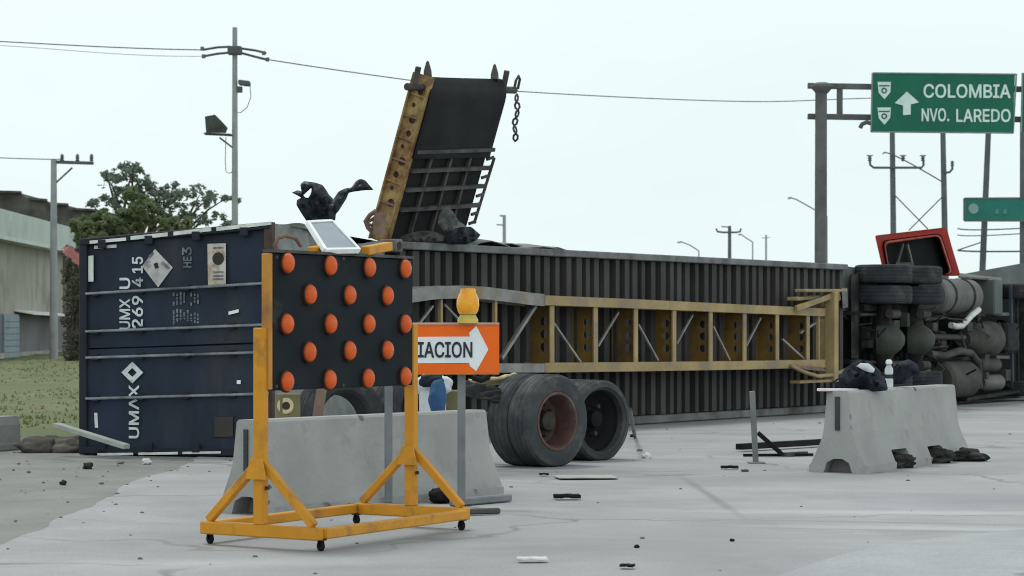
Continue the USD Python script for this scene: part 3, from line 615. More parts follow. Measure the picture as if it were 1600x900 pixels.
part(tr, 'exhaust_pipe', sweep([U(1486, 508, .42), U(1494, 510, .42), U(1503, 509, .42), U(1509, 503, .42), U(1518, 493, .42), U(1529, 484, .42)], .06, 12), bright_pipe, smooth=50)
part(tr, 'exhaust_pipe', sweep([U(1452, 553, .22), U(1475, 556, .25), U(1500, 548, .28), U(1517, 552, .28), U(1528, 566, .25), U(1530, 606, .22)], .075, 12), steel_mid, smooth=50)
for y, x0, x1 in ((491, 1555, 1578), (558, 1555, 1582)):
    part(tr, 'step_bracket', beam(U(x0, y, .15), U(x1, y, .15), .06, .07, ch=.01), alu)
fx = U(1600, 500, .25)
for zc in (2.2, .25):
    c = V(fx[0], fx[1], zc)
    t = part(tr, 'tyre', tyre_mesh(c, UP, .52, .31, .29), tyre_m, smooth=35)
    part(t, 'rim', rim_mesh(c, UP if zc > 1 else -UP, .29, .31, 0), steel_mid, smooth=40)
part(tr, 'front_axle', beam(V(fx[0], fx[1], .3), V(fx[0], fx[1], 2.2), .14, .16, up=NN, ch=.02), steel_dark)
for x in (1582, 1591):
    part(tr, 'leaf_spring', beam(U(x, 606, .2), U(x - 3, 445, .2), .08, .05, up=NN), mat('blue_black_spring', (.05, .06, .075), rough=.6) if x == 1582 else steel_dark)
part(tr, 'cab_side', px_plate(U, [(1496, 446), (1505, 428), (1545, 423), (1610, 409), (1612, 448)], -.75, -.4), cab_grey)
part(tr, 'running_board', sheet(bil(U(1497, 433, .1), U(1564, 437, .1), U(1566, 435, -.4), U(1500, 428, -.4), 8, 3), .035), alu)
part(tr, 'side_skirt', beam(U(1500, 624, .2), U(1612, 607, .2), .3, .06), steel_dark)
part(tr, 'fifth_wheel', px_plate(U, [(1330, 428), (1342, 428), (1342, 560), (1330, 560)], -.2, .05), steel_dark)
for i in range(64):                                            # hoses and small brackets among the running gear
    x = rr.uniform(1345, 1575); y = rr.uniform(490, 600); q = [U(x, y, rr.uniform(.0, .3))]
    for _ in range(3): q.append(q[-1] + V(rr.uniform(-.25, .35), rr.uniform(-.1, .2), rr.uniform(-.18, .18)))
    if i % 3: part(tr, 'air_hose', sweep(q, rr.choice((.014, .02, .028)), 7), rr.choice((steel_dark, steel_mid, debris_black)), smooth=True)
    else: part(tr, 'bracket', cbox(q[0], AX * rr.uniform(.05, .14), NN * .08, V(0, 0, rr.uniform(.05, .13)), .012), rr.choice((steel_dark, steel_mid, steel_green)))
for px, zc in ((1362, .95), (1362, 1.62), (1408, .95), (1408, 1.62)):         # rubber air springs
    c = U(px, 512, .1) * V(1, 1, 0) + UP * zc
    part(tr, 'air_spring', lathe([(0, -.16), (.1, -.16), (.14, -.1), (.11, -.04), (.145, .03), (.11, .09), (.13, .14), (.08, .18), (0, .18)], c, nrm(NN), 18), debris_black, smooth=40)
for x0, y0, x1, y1 in ((1445, 500, 1475, 496), (1440, 545, 1480, 541), (1500, 520, 1512, 556), (1560, 505, 1578, 545), (1345, 492, 1440, 488), (1345, 566, 1440, 566)):
    part(tr, 'tie_rod', tube(U(x0, y0, .2), U(x1, y1, .2), .03, n=8), rr.choice((steel_mid, steel_dark)), smooth=50)
# red cab door standing open above the wheels
dp = [(1367, 368), (1478, 355), (1501, 431), (1382, 434)]
Dp = lambda x, y, d: plane_px(x, y, O0 - NN * (.3 - d), AX)
ao, a1, a2, a3 = [Dp(x, y, 0) for x, y in dp]
def ring_plate(outer, inner, fn, d0, d1):
    o = np.array([fn(x, y, d0) for x, y in outer] + [fn(x, y, d1) for x, y in outer] + [fn(x, y, d0) for x, y in inner] + [fn(x, y, d1) for x, y in inner]); n = len(outer); f = []
    for i in range(n):
        j = (i + 1) % n
        f += [[n + i, n + j, 3 * n + j], [n + i, 3 * n + j, 3 * n + i], [i, 2 * n + j, j], [i, 2 * n + i, 2 * n + j], [i, j, n + j], [i, n + j, n + i], [2 * n + i, 3 * n + j, 2 * n + j], [2 * n + i, 3 * n + i, 3 * n + j]]
    return fix(trimesh.Trimesh(o, np.array(f), process=False))
def rounded(pts, r, n=5):
    out = []; m = len(pts)
    for i in range(m):
        p, q, w = np.array(pts[i - 1], float), np.array(pts[i], float), np.array(pts[(i + 1) % m], float)
        a, b = q + nrm(p - q) * r, q + nrm(w - q) * r
        for t in np.linspace(0, 1, n): out.append(tuple((1 - t) ** 2 * a + 2 * t * (1 - t) * q + t * t * b))
    return out
dr = part(tr, 'cab_door', ring_plate(rounded(dp, 3), rounded([(1377, 376), (1470, 364), (1490, 428), (1388, 430)], 9), Dp, -.12, .0), hood_red, smooth=30, label='red cab door standing open above the wheels')
part(dr, 'inner_rim', ring_plate(rounded([(1379, 377.5), (1469, 365.5), (1489, 428), (1389, 430)], 9), rounded([(1383, 381), (1466, 369), (1484, 428), (1391, 430)], 8), Dp, -.1, .03), hood_edge, smooth=30)
part(dr, 'dark_lining', px_plate(Dp, [(1372, 371), (1480, 359), (1500, 431), (1383, 433)], -.15, -.11), cab_dark)
part(dr, 'strut', beam(Dp(1401, 416, -.05), Dp(1411, 381, -.03), .03, .05), steel_mid)
part(dr, 'strut', beam(Dp(1426, 416, -.05), Dp(1418, 382, -.03), .03, .06), alu)
part(dr, 'latch_plate', px_plate(Dp, [(1400, 410), (1428, 410), (1429, 422), (1400, 422)], -.06, -.03), steel_mid)

# ------------------------------------------------------------------ upended tail frame above the container
uf = thing('upended_tail_frame', 'torn rusty yellow trailer frame with black sheet, jutting up over the container', 'wreckage', at(605, 372, 35))
UO = at(607, 381, 35.0); UU = nrm(AX + V(0, 0, .06)); UL = 1.88
UV = V(.62, -.39, 2.2); UN = nrm(np.cross(UU, UV))
if UN[1] > 0: UN = -UN
def Q(u, v, d=0.): return UO + UU * UL * u + UV * v + UN * d
bw_ = np.linalg.norm(UV)
bp_ = sbox(0, 0, .26, bw_)
for k in range(11):
    bp_ = bp_.difference(Point(.13 + .03 * math.sin(k * 2.3), bw_ * (.07 + .083 * k)).buffer(.032 + .012 * (k % 3), 6))
part(uf, 'side_beam', plate(bp_, .02, Q(-.03, 0, .0), -UN, UV), rusty_y, label='rusty yellow left-hand side beam with holes')
part(uf, 'beam_flange', obox(Q(-.02, .5, .0), UU * .05, UV * .5, UN * .012), rusty_y)
part(uf, 'beam_flange', obox(Q(-.035, .5, -.262), UU * .04, UV * .5, UN * .012), rusty_y)
part(uf, 'beam_core', obox(Q(.01, .5, -.13), UU * .008, UV * .49, UN * .12), rust_pink)
for k in range(7):
    part(uf, 'stiffener', obox(Q(-.035, .1 + .13 * k, -.13), UU * .018, nrm(UV) * .012, UN * .12), rust_pink if k % 2 else rusty_y)
part(uf, 'side_beam', obox(Q(1.0, .52, -.12), UU * .03, UV * .47, UN * .06), grid_steel, label='dark right-hand side beam')
part(uf, 'edge_rod', tube(Q(1.06, .1, .0), Q(1.07, .52, .02), .022, n=8), grid_steel)
for k in range(8):
    part(uf, 'edge_rung', beam(Q(.99, .1 + k * .058, 0), Q(1.065, .115 + k * .058, .01), .03, .04), grid_steel)
g = np.zeros((14, 16, 3))
for i, u in enumerate(np.linspace(-.01, .99, 14)):
    for j, v in enumerate(np.linspace(.52, 1.0, 16)):
        t = max(0, (v - .88) / .12)
        g[i, j] = Q(u, v - .01 * t * t, .03 - .14 * t ** 2 + .012 * math.sin(u * 6))
part(uf, 'rubber_sheet', sheet(g, .025), black_sheet, smooth=True)
part(uf, 'backing_sheet', sheet(bil(Q(.0, .0, -.04), Q(.985, .0, -.04), Q(.985, .57, -.04), Q(0, .57, -.04), 3, 3), .02), black_sheet)
for v in (.56, .445, .33, .21):
    part(uf, 'grid_bar', beam(Q(.01, v, .03), Q(1.02, v + .012, .03), .05, .06, up=UN), grid_steel)
for u in (.24, .5, .75):
    part(uf, 'grid_bar', beam(Q(u, .06, .0), Q(u, .6, .0), .05, .05, up=UN), grid_steel)
part(uf, 'top_bar', tube(Q(-.22, .93, -.1), Q(1.2, .93, -.1), .05, n=12), grid_steel, smooth=50)
for u in (.02, .9):
    part(uf, 'horn', lathe([(.06, 0), (.055, .08), (.02, .2), (0, .22)], Q(u, .99, -.12), UP, 10), grid_steel)
for u in (-.14, 1.02):
    part(uf, 'pin', tube(Q(u, .93, -.08), Q(u - .02, 1.05, -.08), .04, n=8), grid_steel)
part(uf, 'loop', sweep([Q(1.1, .95, 0), Q(1.09, 1.0, 0), Q(1.11, 1.03, 0), Q(1.14, 1.01, 0), Q(1.15, .95, 0)], .02, 7), grid_steel, smooth=True)
links = []
c = Q(1.13, .92, .03)
for k in range(6):
    axis = nrm(V(.5, .8, .1)) if k % 2 else nrm(V(.8, -.5, .1))
    e = c + V(.035 * math.sin(k * 1.9) - .008, 0, -.11); m_ = (c + e) / 2; w = np.cross(nrm(e - c), axis) * .035
    links.append(sweep([c, c * .7 + e * .3 + w, c * .3 + e * .7 + w, e, c * .3 + e * .7 - w, c * .7 + e * .3 - w, c], .016, 6)); c = e
part(uf, 'chain', links, grid_steel)
part(uf, 'hinge_bracket', px_plate(lambda x, y, d: at(x, y, 34.4 - d), [(585, 332), (604, 332), (601, 366), (582, 368)], 0, .1), rust_pink)
part(uf, 'hinge_hook', sweep([at(x, y, 34.4) for x, y in ((588, 329), (578, 336), (571, 346), (575, 356), (585, 365))], .03, 8), rust_pink, smooth=True)
part(uf, 'hinge_hook', sweep([at(x, y, 34.4) for x, y in ((586, 340), (578, 345), (574, 349), (580, 352), (588, 351))], .022, 8), rust_pink, smooth=True)

from scipy.spatial import Delaunay
def pillow(outline, fn, thick, amp, seed, holes=(), step=4.0, fold=.12):
    """A crumpled body with depth: thickest inside, thin along its ragged rim. fn(px, py, d) places it."""
    poly = Polygon(outline, [list(h) for h in holes]); pts = []
    for rg in [poly.exterior] + list(poly.interiors):
        n = max(8, int(rg.length / step)); pts += [rg.interpolate(i / n, normalized=True).coords[0] for i in range(n)]
    nb = len(pts); x0, y0, x1, y1 = poly.bounds; r = np.random.default_rng(seed)
    for x in np.arange(x0, x1, step):
        for y in np.arange(y0, y1, step):
            p = Point(x + r.uniform(-1, 1), y + r.uniform(-1, 1))
            if poly.contains(p) and poly.boundary.distance(p) > step * .5: pts.append((p.x, p.y))
    pts = np.array(pts); tri = [t for t in Delaunay(pts).simplices if poly.contains(Point(*pts[t].mean(0)))]
    dist = np.array([poly.boundary.distance(Point(*p)) for p in pts]); mx = dist.max()
    n3 = np.stack([pts[:, 0] * fold, pts[:, 1] * fold * .6, 0 * pts[:, 0] + seed], -1) + 40
    w = (meshkit.fbm(n3, 3, seed) * 2 - 1) * amp; h = thick * np.sqrt(dist / mx) + .008
    rid = np.abs(meshkit.fbm(n3 * 2.1 + 9, 3, seed + 4) * 2 - 1) * amp * .9 * np.minimum(1, dist / (mx * .3))
    fr = np.array([fn(x, y, a) for (x, y), a in zip(pts, w + h - rid)]); bk = np.array([fn(x, y, a) for (x, y), a in zip(pts, w - h)])
    N = len(pts); f = []; edges = {}
    for t in tri:
        f += [list(t), [N + t[0], N + t[2], N + t[1]]]
        for e in ((t[0], t[1]), (t[1], t[2]), (t[2], t[0])):
            if (e[1], e[0]) in edges: edges.pop((e[1], e[0]))
            else: edges[e] = 1
    for p, q in edges: f += [[p, N + p, N + q], [p, N + q, q]]
    return fix(trimesh.Trimesh(np.vstack([fr, bk]), np.array(f), process=False))
tY = lambda Y: (lambda x, y, d: at(x, y, Y - d))
single('torn_grey_tarp', pillow([(686, 338), (689, 329), (698, 323), (706, 328), (712, 337), (716, 345), (727, 352), (735, 360), (724, 368), (708, 372), (694, 362), (684, 350)], tY(35.1), .12, .12, 3),
       grey_tarp, 'crumpled grey tarpaulin scrap at the foot of the upended frame', 'tarpaulin', smooth=35)
single('dark_torn_flap', pillow([(700, 362), (718, 355), (736, 354), (744, 361), (751, 367), (744, 376), (728, 382), (704, 382), (690, 376)], tY(34.9), .12, .1, 5), black_plastic, 'dark torn flap lying right of the grey tarpaulin on the container', 'flap', smooth=35)
single('dark_crumpled_sheet', pillow([(622, 372), (640, 364), (662, 360), (680, 362), (698, 370), (700, 382), (660, 384), (630, 382)], tY(35.0), .14, .1, 8), grid_steel, 'dark rusty crumpled sheet lying under the black grid', 'wreckage', smooth=35)
bY = 30.6
single('torn_black_plastic', pillow([(456, 301), (465, 297), (471, 299), (469, 288), (475, 283), (492, 285), (504, 289), (510, 297), (514, 304), (521, 311), (529, 299), (540, 294), (549, 293), (556, 283), (563, 279), (571, 282), (584, 297), (572, 297), (556, 299), (545, 301), (541, 311), (534, 322), (529, 330), (525, 334), (524, 344), (512, 352), (490, 353), (478, 344), (470, 332), (463, 320), (464, 312), (471, 309), (462, 304)], tY(bY), .17, .15, 11, fold=.05,
       holes=[[(474, 305), (487, 293), (486, 302), (482, 309), (477, 309)]], step=3.2), black_plastic, 'torn black plastic sheet flapping on top of the container end', 'plastic sheet', loc=at(498, 350, bY), smooth=40)

# ------------------------------------------------------------------ twin-tyred wheels torn off
WA = nrm(V(.72, -.69, 0))
for (cpx, cpy, Yc, RR, lab, red) in ((872, 657, 27.45, .495, 'dual tyre wheel with dull red rim, nearer of the two torn wheels', True), (943, 656, 28.75, .47, 'dark rimless dual tyre just right of the red-rimmed wheel', False)):
    c = at(cpx, cpy, Yc); c = V(c[0], c[1], RR - .012)
    w = thing('torn_off_wheel', lab, 'wheel', V(c[0], c[1], 0))
    ri_ = .29 if red else .36
    pr = tyre_prof(RR, .3, ri_)
    outer = lathe(pr, c - WA * .15, WA, 52); inner = lathe(tyre_prof(RR * 1.005, .3, ri_), c - WA * .445, WA, 52)
    for q in (outer, inner):
        v = np.array(q.vertices); v[:, 2] = np.where(v[:, 2] < .05, .004 + v[:, 2].clip(0) * .75, v[:, 2])
        if not red:
            rel = v - c; s_ = rel @ V(-WA[1], WA[0], 0); v = v + UP * (-.035 * np.cos(s_ * 3.2) * (rel[:, 2] > .1))[:, None]
        q.vertices = v
    t1 = part(w, 'tyre', outer, tyre_dusty, smooth=35); part(w, 'tyre', inner, tyre_dusty, smooth=35)
    if red:
        rm = part(w, 'rim', rim_mesh(c - WA * .15, WA, .29, .3, -.13), rim_red, smooth=40)
        part(w, 'hub', lathe([(.15, -.02), (.15, .03), (.11, .05), (.1, .14), (.06, .16), (0, .16)], c - WA * .27, WA, 24), hub_m, smooth=40)
        for k in range(10):
            a = k * .628; x_, y_ = ring_frame(WA); q = c - WA * .278 + .175 * (math.cos(a) * x_ + math.sin(a) * y_)
            part(rm, 'wheel_nut', tube(q, q + WA * .05, .017, n=6), hub_m)
    else:
        part(w, 'wheel_disc', lathe([(.365, .05), (.35, .055), (.335, .03), (.3, .02), (.24, -.05), (.16, -.06), (.13, -.03), (.1, -.02), (.09, .06), (.05, .075), (0, .08)], c - WA * .16, WA, 34), debris_black, smooth=40)
        for dx in ((.07, .14), (.02, -.16)):  # pale stubs put in as the two glints of the dark opening
            x_, y_ = ring_frame(WA); part(w, 'glint_stub', tube(c - WA * .22 + x_ * dx[0] + y_ * dx[1], c - WA * .13 + x_ * dx[0] + y_ * dx[1], .025, n=8), steel_mid)
    part(w, 'axle_stub', tube(c - WA * .3, c - WA * 1.25, .075, n=16), steel_dark, smooth=50)
single('loose_tyre', tyre_mesh(at(531, 630, 27.3) * V(1, 1, 0) + V(0, 0, .49), nrm(V(.55, -.8, .12)), .49, .3, .29), tyre_m, 'dark tyre standing behind the barrier, seen under the lamp board', 'tyre', smooth=35)
single('loose_tyre', tyre_mesh(at(628, 640, 28.0) * V(1, 1, 0) + V(0, 0, .46), nrm(V(.9, -.4, .1)), .47, .3, .29), tyre_m, 'dark tyre behind the grey post left of the orange detour sign', 'tyre', smooth=35)
single('metal_rod', tube(at(984, 640, 29.4), V(*gd(992, 684)[:2], .02), .025, n=10), alu, 'pale metal rod leaning beside the rimless wheel', 'rod', smooth=50)

# ------------------------------------------------------------------ lamp board on its wheeled stand
fA, fB, fC = V(-2.096, 17.67, 0), V(-1.26, 17.06, 0), V(-.326, 18.9, 0); fD = fA + fC - fB
PL, PR = (fA + fB) / 2, (fC + fD) / 2
BU = nrm(PR - PL); BN = V(BU[1], -BU[0], 0)
ab = thing('arrow_lamp_board', 'black arrow board with round amber lamps on a yellow wheeled frame', 'arrow board', V(*((PL + PR) / 2)[:2], 0))
zb = .115
def post(p, z1): return beam(V(p[0], p[1], zb + .04), V(p[0], p[1], z1), .078, .078, up=BU, ch=.008)
part(ab, 'post', post(PL, 1.47), board_y); part(ab, 'post', post(PR, 1.5), board_y)
for a, b, n in ((fA, fB, 'base_beam'), (fD, fC, 'base_beam')):
    part(ab, n, beam(a + UP * zb, b + UP * zb, .085, .085, ch=.008), board_y)
e1 = nrm(fB - fA)
part(ab, 'side_beam', beam(fB + UP * zb + BU * .045, fC + UP * zb - BU * .045, .07, .07, ch=.008), board_y)
part(ab, 'side_beam', beam(fA + UP * zb + BU * .045, fD + UP * zb - BU * .045, .07, .07, ch=.008), board_y)
for p, a, b in ((PL, fA, fB), (PR, fD, fC)):
    for q, sgn in ((a, -1), (b, 1)):
        part(ab, 'brace', beam(q + UP * (zb + .05) - e1 * sgn * .05, p + UP * .56 + e1 * sgn * .03, .05, .058, ch=.006), board_y)
    part(ab, 'gusset', plate(Polygon([(-.09, .46), (.09, .46), (.05, .6), (-.05, .6)]), .012, p + BU * -.05, e1, UP), board_y)
    for h in (.40, .52):
        part(ab, 'bolt', tube(p + UP * h + BN * .04, p + UP * h + BN * .06, .014, n=6), hub_m)
for q in (fA, fB, fC, fD):
    inn = nrm(((PL + PR) / 2 - q) * V(1, 1, 0)); q2 = q + inn * .05
    cs = part(ab, 'caster', lathe([(0, -.016), (.026, -.016), (.034, -.01), (.034, .01), (.026, .016), (0, .016)], q2 + V(.0, 0, .034), nrm(V(.8, .6, 0)), 18), debris_black, smooth=40)
    part(cs, 'fork', [beam(q2 + V(.0, .0, .034) + nrm(V(.8, .6, 0)) * .022, q2 + UP * .082 + nrm(V(.8, .6, 0)) * .022, .006, .03), beam(q2 + V(.0, .0, .034) - nrm(V(.8, .6, 0)) * .022, q2 + UP * .082 - nrm(V(.8, .6, 0)) * .022, .006, .03), beam(q2 + UP * .076 - nrm(V(.8, .6, 0)) * .03, q2 + UP * .076 + nrm(V(.8, .6, 0)) * .03, .05, .012)], steel_dark)
bd0 = .055                                                   # panel face stands this far in front of the posts
def BP(px, py, d=0.): return plane_px(px, py, PL + BN * d, BU)
def bz(px, py): return BP(px, py, bd0)
p00, p10, p11, p01 = bz(427, 610), bz(645, 602), bz(645, 404), bz(427, 396)
zl, zh = (p00[2] + p10[2]) / 2, (p11[2] + p01[2]) / 2
mid = (p00 + p10) / 2; hw = np.linalg.norm((p10 - p00)[:2]) / 2
pan = part(ab, 'panel', cbox(V(mid[0], mid[1], (zl + zh) / 2) - BN * .035, BU * hw, BN * .035, V(0, 0, (zh - zl) / 2), .006), board_black)
part(ab, 'panel_edge', beam(bz(427, 609) - BU * .03 - BN * .03, bz(427, 396) - BU * .03 - BN * .03, .05, .06, up=BN, ch=.006), board_o)
part(ab, 'panel_edge', beam(V(*p01[:2], zh + .012) - BN * .035, V(*p11[:2], zh + .012) - BN * .035, .1, .02), grid_steel)
lamps = [(448, 411), (515, 415), (576, 418), (632, 420), (483, 460), (545, 461), (604, 462), (447, 506), (515, 506), (575, 506), (632, 506), (482, 550), (545, 548), (604, 547), (447, 596), (514, 593), (574, 591), (632, 588)]
for x, y in lamps:
    c = BP(x - 3, y, bd0)
    lm = part(ab, 'lamp', dome_mesh(c + BN * .026, BN, .067, .036, 26, 7, .026), lamp_o, smooth=True)
    part(lm, 'lamp_ring', lathe([(.074, -.002), (.076, .02), (.07, .024), (.064, .02)], c, BN, 24), lamp_ring, smooth=40)
for x, y in ((432, 402), (640, 409), (432, 604), (640, 597), (536, 404), (536, 602)):
    part(pan, 'rivet', lathe([(0, .008), (.012, .006), (.014, 0)], BP(x, y, bd0), BN, 10), steel_mid)
part(ab, 'cable', sweep([bz(530, 398) + BN * -.07, at(522, 410, 18.75) , BP(470, 520, -.05), BP(425, 560, -.045), PL + UP * .9 - BN * .05 + BU * .03, PL + UP * .6 - BN * .05 + BU * .03], .009, 6), debris_black, smooth=True)
# solar panel and its yellow brackets on top
sp = [at(480, 348, 18.62), at(516, 345, 18.95), at(562, 391, 18.55), at(508, 391, 18.15)]
sp = [at(481, 349, 18.5), at(519, 347, 18.8), at(560, 391, 18.35), at(508, 392, 18.0)]
pv = part(ab, 'solar_panel', sheet(bil(*sp, 4, 4), .02), solar_cell)
for a, b in zip(sp, sp[1:] + sp[:1]):
    part(pv, 'panel_frame', beam(a, b, .028, .034, up=nrm(np.cross(sp[1] - sp[0], sp[3] - sp[0]))), white_frame)
part(ab, 'panel_bracket', beam(at(486, 393, 18.05), at(545, 384, 18.5), .07, .065, ch=.006), board_y)
part(ab, 'panel_bracket', beam(at(570, 392, 18.5), at(607, 385, 18.9), .07, .065, ch=.006), board_y)
part(ab, 'panel_leg', beam(at(500, 398, 18.2), at(520, 376, 18.5), .03, .03), grid_steel)
part(ab, 'panel_leg', beam(at(560, 400, 18.6), at(556, 390, 18.5), .03, .03), grid_steel)

# ------------------------------------------------------------------ orange detour sign
sY = 21.35
sg = thing('detour_sign', 'orange detour sign with white arrow and an amber beacon on two grey posts', 'road sign', at(663, 791, sY) * V(1, 1, 0))
def G_(x, y, d=0.): return at(x, y, sY - d)
fc = part(sg, 'sign_face', px_plate(G_, [(546, 507), (780, 507), (780, 583), (546, 583)], 0, .02), sign_orange)
arrow = [(560, 527), (734, 526), (733, 520), (744, 509), (763, 546), (744, 580), (734, 572), (733, 567), (560, 568)]
o = G_(560, 568, .02); sc = sY / F
part(fc, 'white_arrow', plate(Polygon([((x - 560) * sc, (568 - y) * sc) for x, y in arrow]), .003, o, V(1, 0, 0), UP), sign_white)
part(fc, 'letters', lettering('DESVIACION', G_(594, 558, .024), V(1, 0, 0), UP, (738 - 594) * sc, 23 * sc, .003), sign_black)
part(sg, 'edge_trim', beam(G_(546, 505.5, .01), G_(780, 505.5, .01), .035, .016), mat('pinkish_trim', (.55, .4, .34), rough=.5))
part(sg, 'edge_trim', beam(G_(546, 584, .01), G_(780, 584, .01), .035, .012), board_o)
for x in (607, 721):
    part(sg, 'post', beam(V((x - 800) * sc, sY + .03, .03), G_(x, 508, -.03), .065, .045, up=V(0, 1, 0), ch=.006), post_grey)
bc = G_(731, 505, 0)
bea = part(sg, 'beacon', lathe([(.07, .075), (.085, .1), (.094, .14), (.092, .19), (.075, .235), (.065, .25), (.062, .275), (.06, .285), (0, .288)], bc, UP, 26), beacon_m, smooth=50)
part(bea, 'beacon_base', lathe([(.085, 0), (.085, .03), (.07, .055), (.06, .075), (.065, .085), (0, .085)], bc, UP, 24), beacon_base, smooth=40)
gz = lambda x, y: gd(x, y)
part(sg, 'foot', beam(gz(707, 792) + UP * .035, gz(795, 784) + UP * .035, .08, .06, ch=.01), post_grey)
part(sg, 'foot', beam(gz(715, 806) + UP * .03, gz(780, 804) + UP * .03, .07, .045, ch=.01), steel_mid)
single('rubber_sandbag', blob(gz(690, 786) + UP * .06, (.11, .13, .07), .3, 2.2, 3, 12), debris_black, 'black lumpy weight at the right post of the detour sign', 'sandbag', smooth=True)
single('black_scrap', blob(gz(548, 800) + UP * .03, (.12, .1, .035), .4, 2.6, 3, 15), debris_black, 'black scrap beneath the left post of the detour sign', 'scrap', smooth=True)

# ------------------------------------------------------------------ concrete barriers
def jersey(p0, p1, h, wt, wb, notch=(), arch=True):
    L = np.linalg.norm(p1 - p0); a = nrm(p1 - p0); s_ = nrm(np.cross(UP, a))
    prof = [(-wb / 2, 0), (-wb / 2, .07), (-wb / 2 + .02, .085), (-wt / 2 - .075, .3), (-wt / 2 - .04, .4), (-wt / 2, h - .02), (-wt / 2 + .02, h), (wt / 2 - .02, h), (wt / 2, h - .02), (wt / 2 + .04, .4), (wt / 2 + .075, .3), (wb / 2 - .02, .085), (wb / 2, .07), (wb / 2, 0)]
    cs = manifold3d.CrossSection([prof[::-1]]); m = manifold3d.Manifold.extrude(cs, L, 12)
    m = m.translate((0, 0, 0))
    # extruded along z with x across and y up: turn so that z runs along the barrier
    for (t0, t1, hh) in notch:
        m = m - manifold3d.Manifold.extrude(manifold3d.CrossSection([[(t0, -.05), (t1, -.05), (t1 - .04, hh), (t0 + .04, hh)]]), 2.0).translate((0, 0, -1.0)).rotate((0, -90, 0))
    if arch:
        m = m - manifold3d.Manifold.extrude(manifold3d.CrossSection([[(-.17, -.05), (.17, -.05), (.12, .1), (.05, .14), (-.05, .14), (-.12, .1)]]), .3).translate((0, 0, -.1))
    rc = np.random.default_rng(int(L * 1000))
    for k in range(34):
        ex, ey = ((wt / 2, h), (-wt / 2, h), (wb / 2, .05), (-wb / 2, .05))[k % 4]; ez = rc.uniform(0, L) if k % 3 else (0. if k % 2 else L)
        if k % 3 == 0 and k % 4 > 1: ey = rc.uniform(.05, h); ex = np.sign(ex) * (wt / 2 + .03 if ey > .35 else wb / 2 - .08)
        r_ = rc.uniform(.014, .042)
        m = m - manifold3d.Manifold.sphere(r_, 10).scale((1., rc.uniform(.6, 1.2), rc.uniform(.8, 2.6))).rotate((rc.uniform(0, 60), rc.uniform(0, 60), 0)).translate((ex + np.sign(ex) * r_ * .45, ey + (r_ * .4 if ey == h else 0), ez))
    mm = m.to_mesh(); v = np.array(mm.vert_properties[:, :3]); f = np.array(mm.tri_verts)
    w = p0 + v[:, :1] * s_ + v[:, 1:2] * UP + v[:, 2:3] * a
    t = trimesh.Trimesh(w, f, process=False)
    return fix(t), a, s_
bL0, bL1 = V(-2.089, 20.45, 0), V(-.31, 23.02, 0)
m, a_, s_ = jersey(bL0, bL1, .745, .2, .58, arch=True)
b1 = thing('concrete_barrier', 'concrete barrier directly behind the arrow board', 'barrier', bL0)
part(b1, 'block', m, concrete_b)
part(b1, 'end_slot', obox(bL0 + UP * .47 - a_ * .002, a_ * .012, s_ * .02, UP * .2), slot_dark)
bR0, bR1 = V(3.30, 26.35, 0), V(4.88, 29.3, 0)
m, a_, s_ = jersey(bR0, bR1, .83, .23, .62, notch=((.88, 1.42, .2), (2.0, 2.5, .19)))
b2 = thing('concrete_barrier', 'notched concrete barrier standing alone on the road before the tractor', 'barrier', bR0)
part(b2, 'block', m, concrete_b)
part(b2, 'end_slot', obox(bR0 + UP * .6 - a_ * .002 + s_ * .0, a_ * .012, s_ * .025, UP * .17), slot_dark)
e0, e1_ = V(-7.0, 29.5, 0), at(-8, 700, 31.2) * V(1, 1, 0)
m, a_, s_ = jersey(e0, V(-6.17, 31.6, 0), .4, .3, .5, arch=False)
single('concrete_block', m, concrete_b, 'pale concrete block cut off by the left picture edge beside the grass', 'concrete block')
single('stone_heap', [blob(gd(60 + 22 * k, 706 - 2 * (k % 2)) + UP * .06, (.26 - .03 * k, .2, .12), .35, 1.8, 3, 20 + k) for k in range(4)], stone_m, 'low dark heap of rubble at the grass edge', 'rubble', smooth=True, kind='stuff')

# things on the right barrier
topR = lambda px, dd=0.: plane_px(px, 600, bR0 + s_ * 0, nrm(bR1 - bR0)) * V(1, 1, 0) + UP * (.83 + dd)
nb = thing('navy_jacket', 'dark navy jacket bundle with white patch lying on the lone barrier', 'jacket', topR(1352))
jf = lambda x, y, d: at(x, y, 26.95 - d)
part(nb, 'bundle', pillow([(1309, 610), (1311, 592), (1318, 578), (1330, 568), (1345, 562), (1360, 566), (1373, 577), (1383, 590), (1388, 610), (1350, 613)], jf, .17, .12, 31, step=5), cloth_navy, smooth=50)
part(nb, 'sleeve', pillow([(1391, 600), (1393, 578), (1404, 566), (1420, 561), (1432, 568), (1440, 580), (1424, 588), (1412, 600)], lambda x, y, d: at(x, y, 27.9 - d), .12, .1, 33, step=5), cloth_navy, smooth=50)
part(nb, 'white_patch', pillow([(1338, 572), (1345, 567), (1358, 568), (1368, 577), (1364, 583), (1352, 580)], lambda x, y, d: at(x, y, 26.78 - d), .03, .03, 4, step=4), cloth_white, smooth=60)
part(nb, 'strap', sweep([at(1309, 602, 26.8), at(1302, 597, 26.8), at(1310, 592, 26.8), at(1320, 588, 26.75)], .012, 6), cloth_navy, smooth=True)
bo = thing('plastic_bottle', 'white plastic bottle standing on the lone barrier', 'bottle', topR(1389))
part(bo, 'bottle', lathe([(0, 0), (.04, 0), (.045, .01), (.045, .09), (.036, .1), (.036, .14), (.045, .15), (.045, .2), (.02, .245), (.02, .25), (0, .25)], topR(1389), UP, 20), bottle_m, smooth=40)
part(bo, 'cap', lathe([(.03, .25), (.036, .26), (.034, .285), (.02, .3), (0, .302)], topR(1389), UP, 16), white_frame, smooth=40)
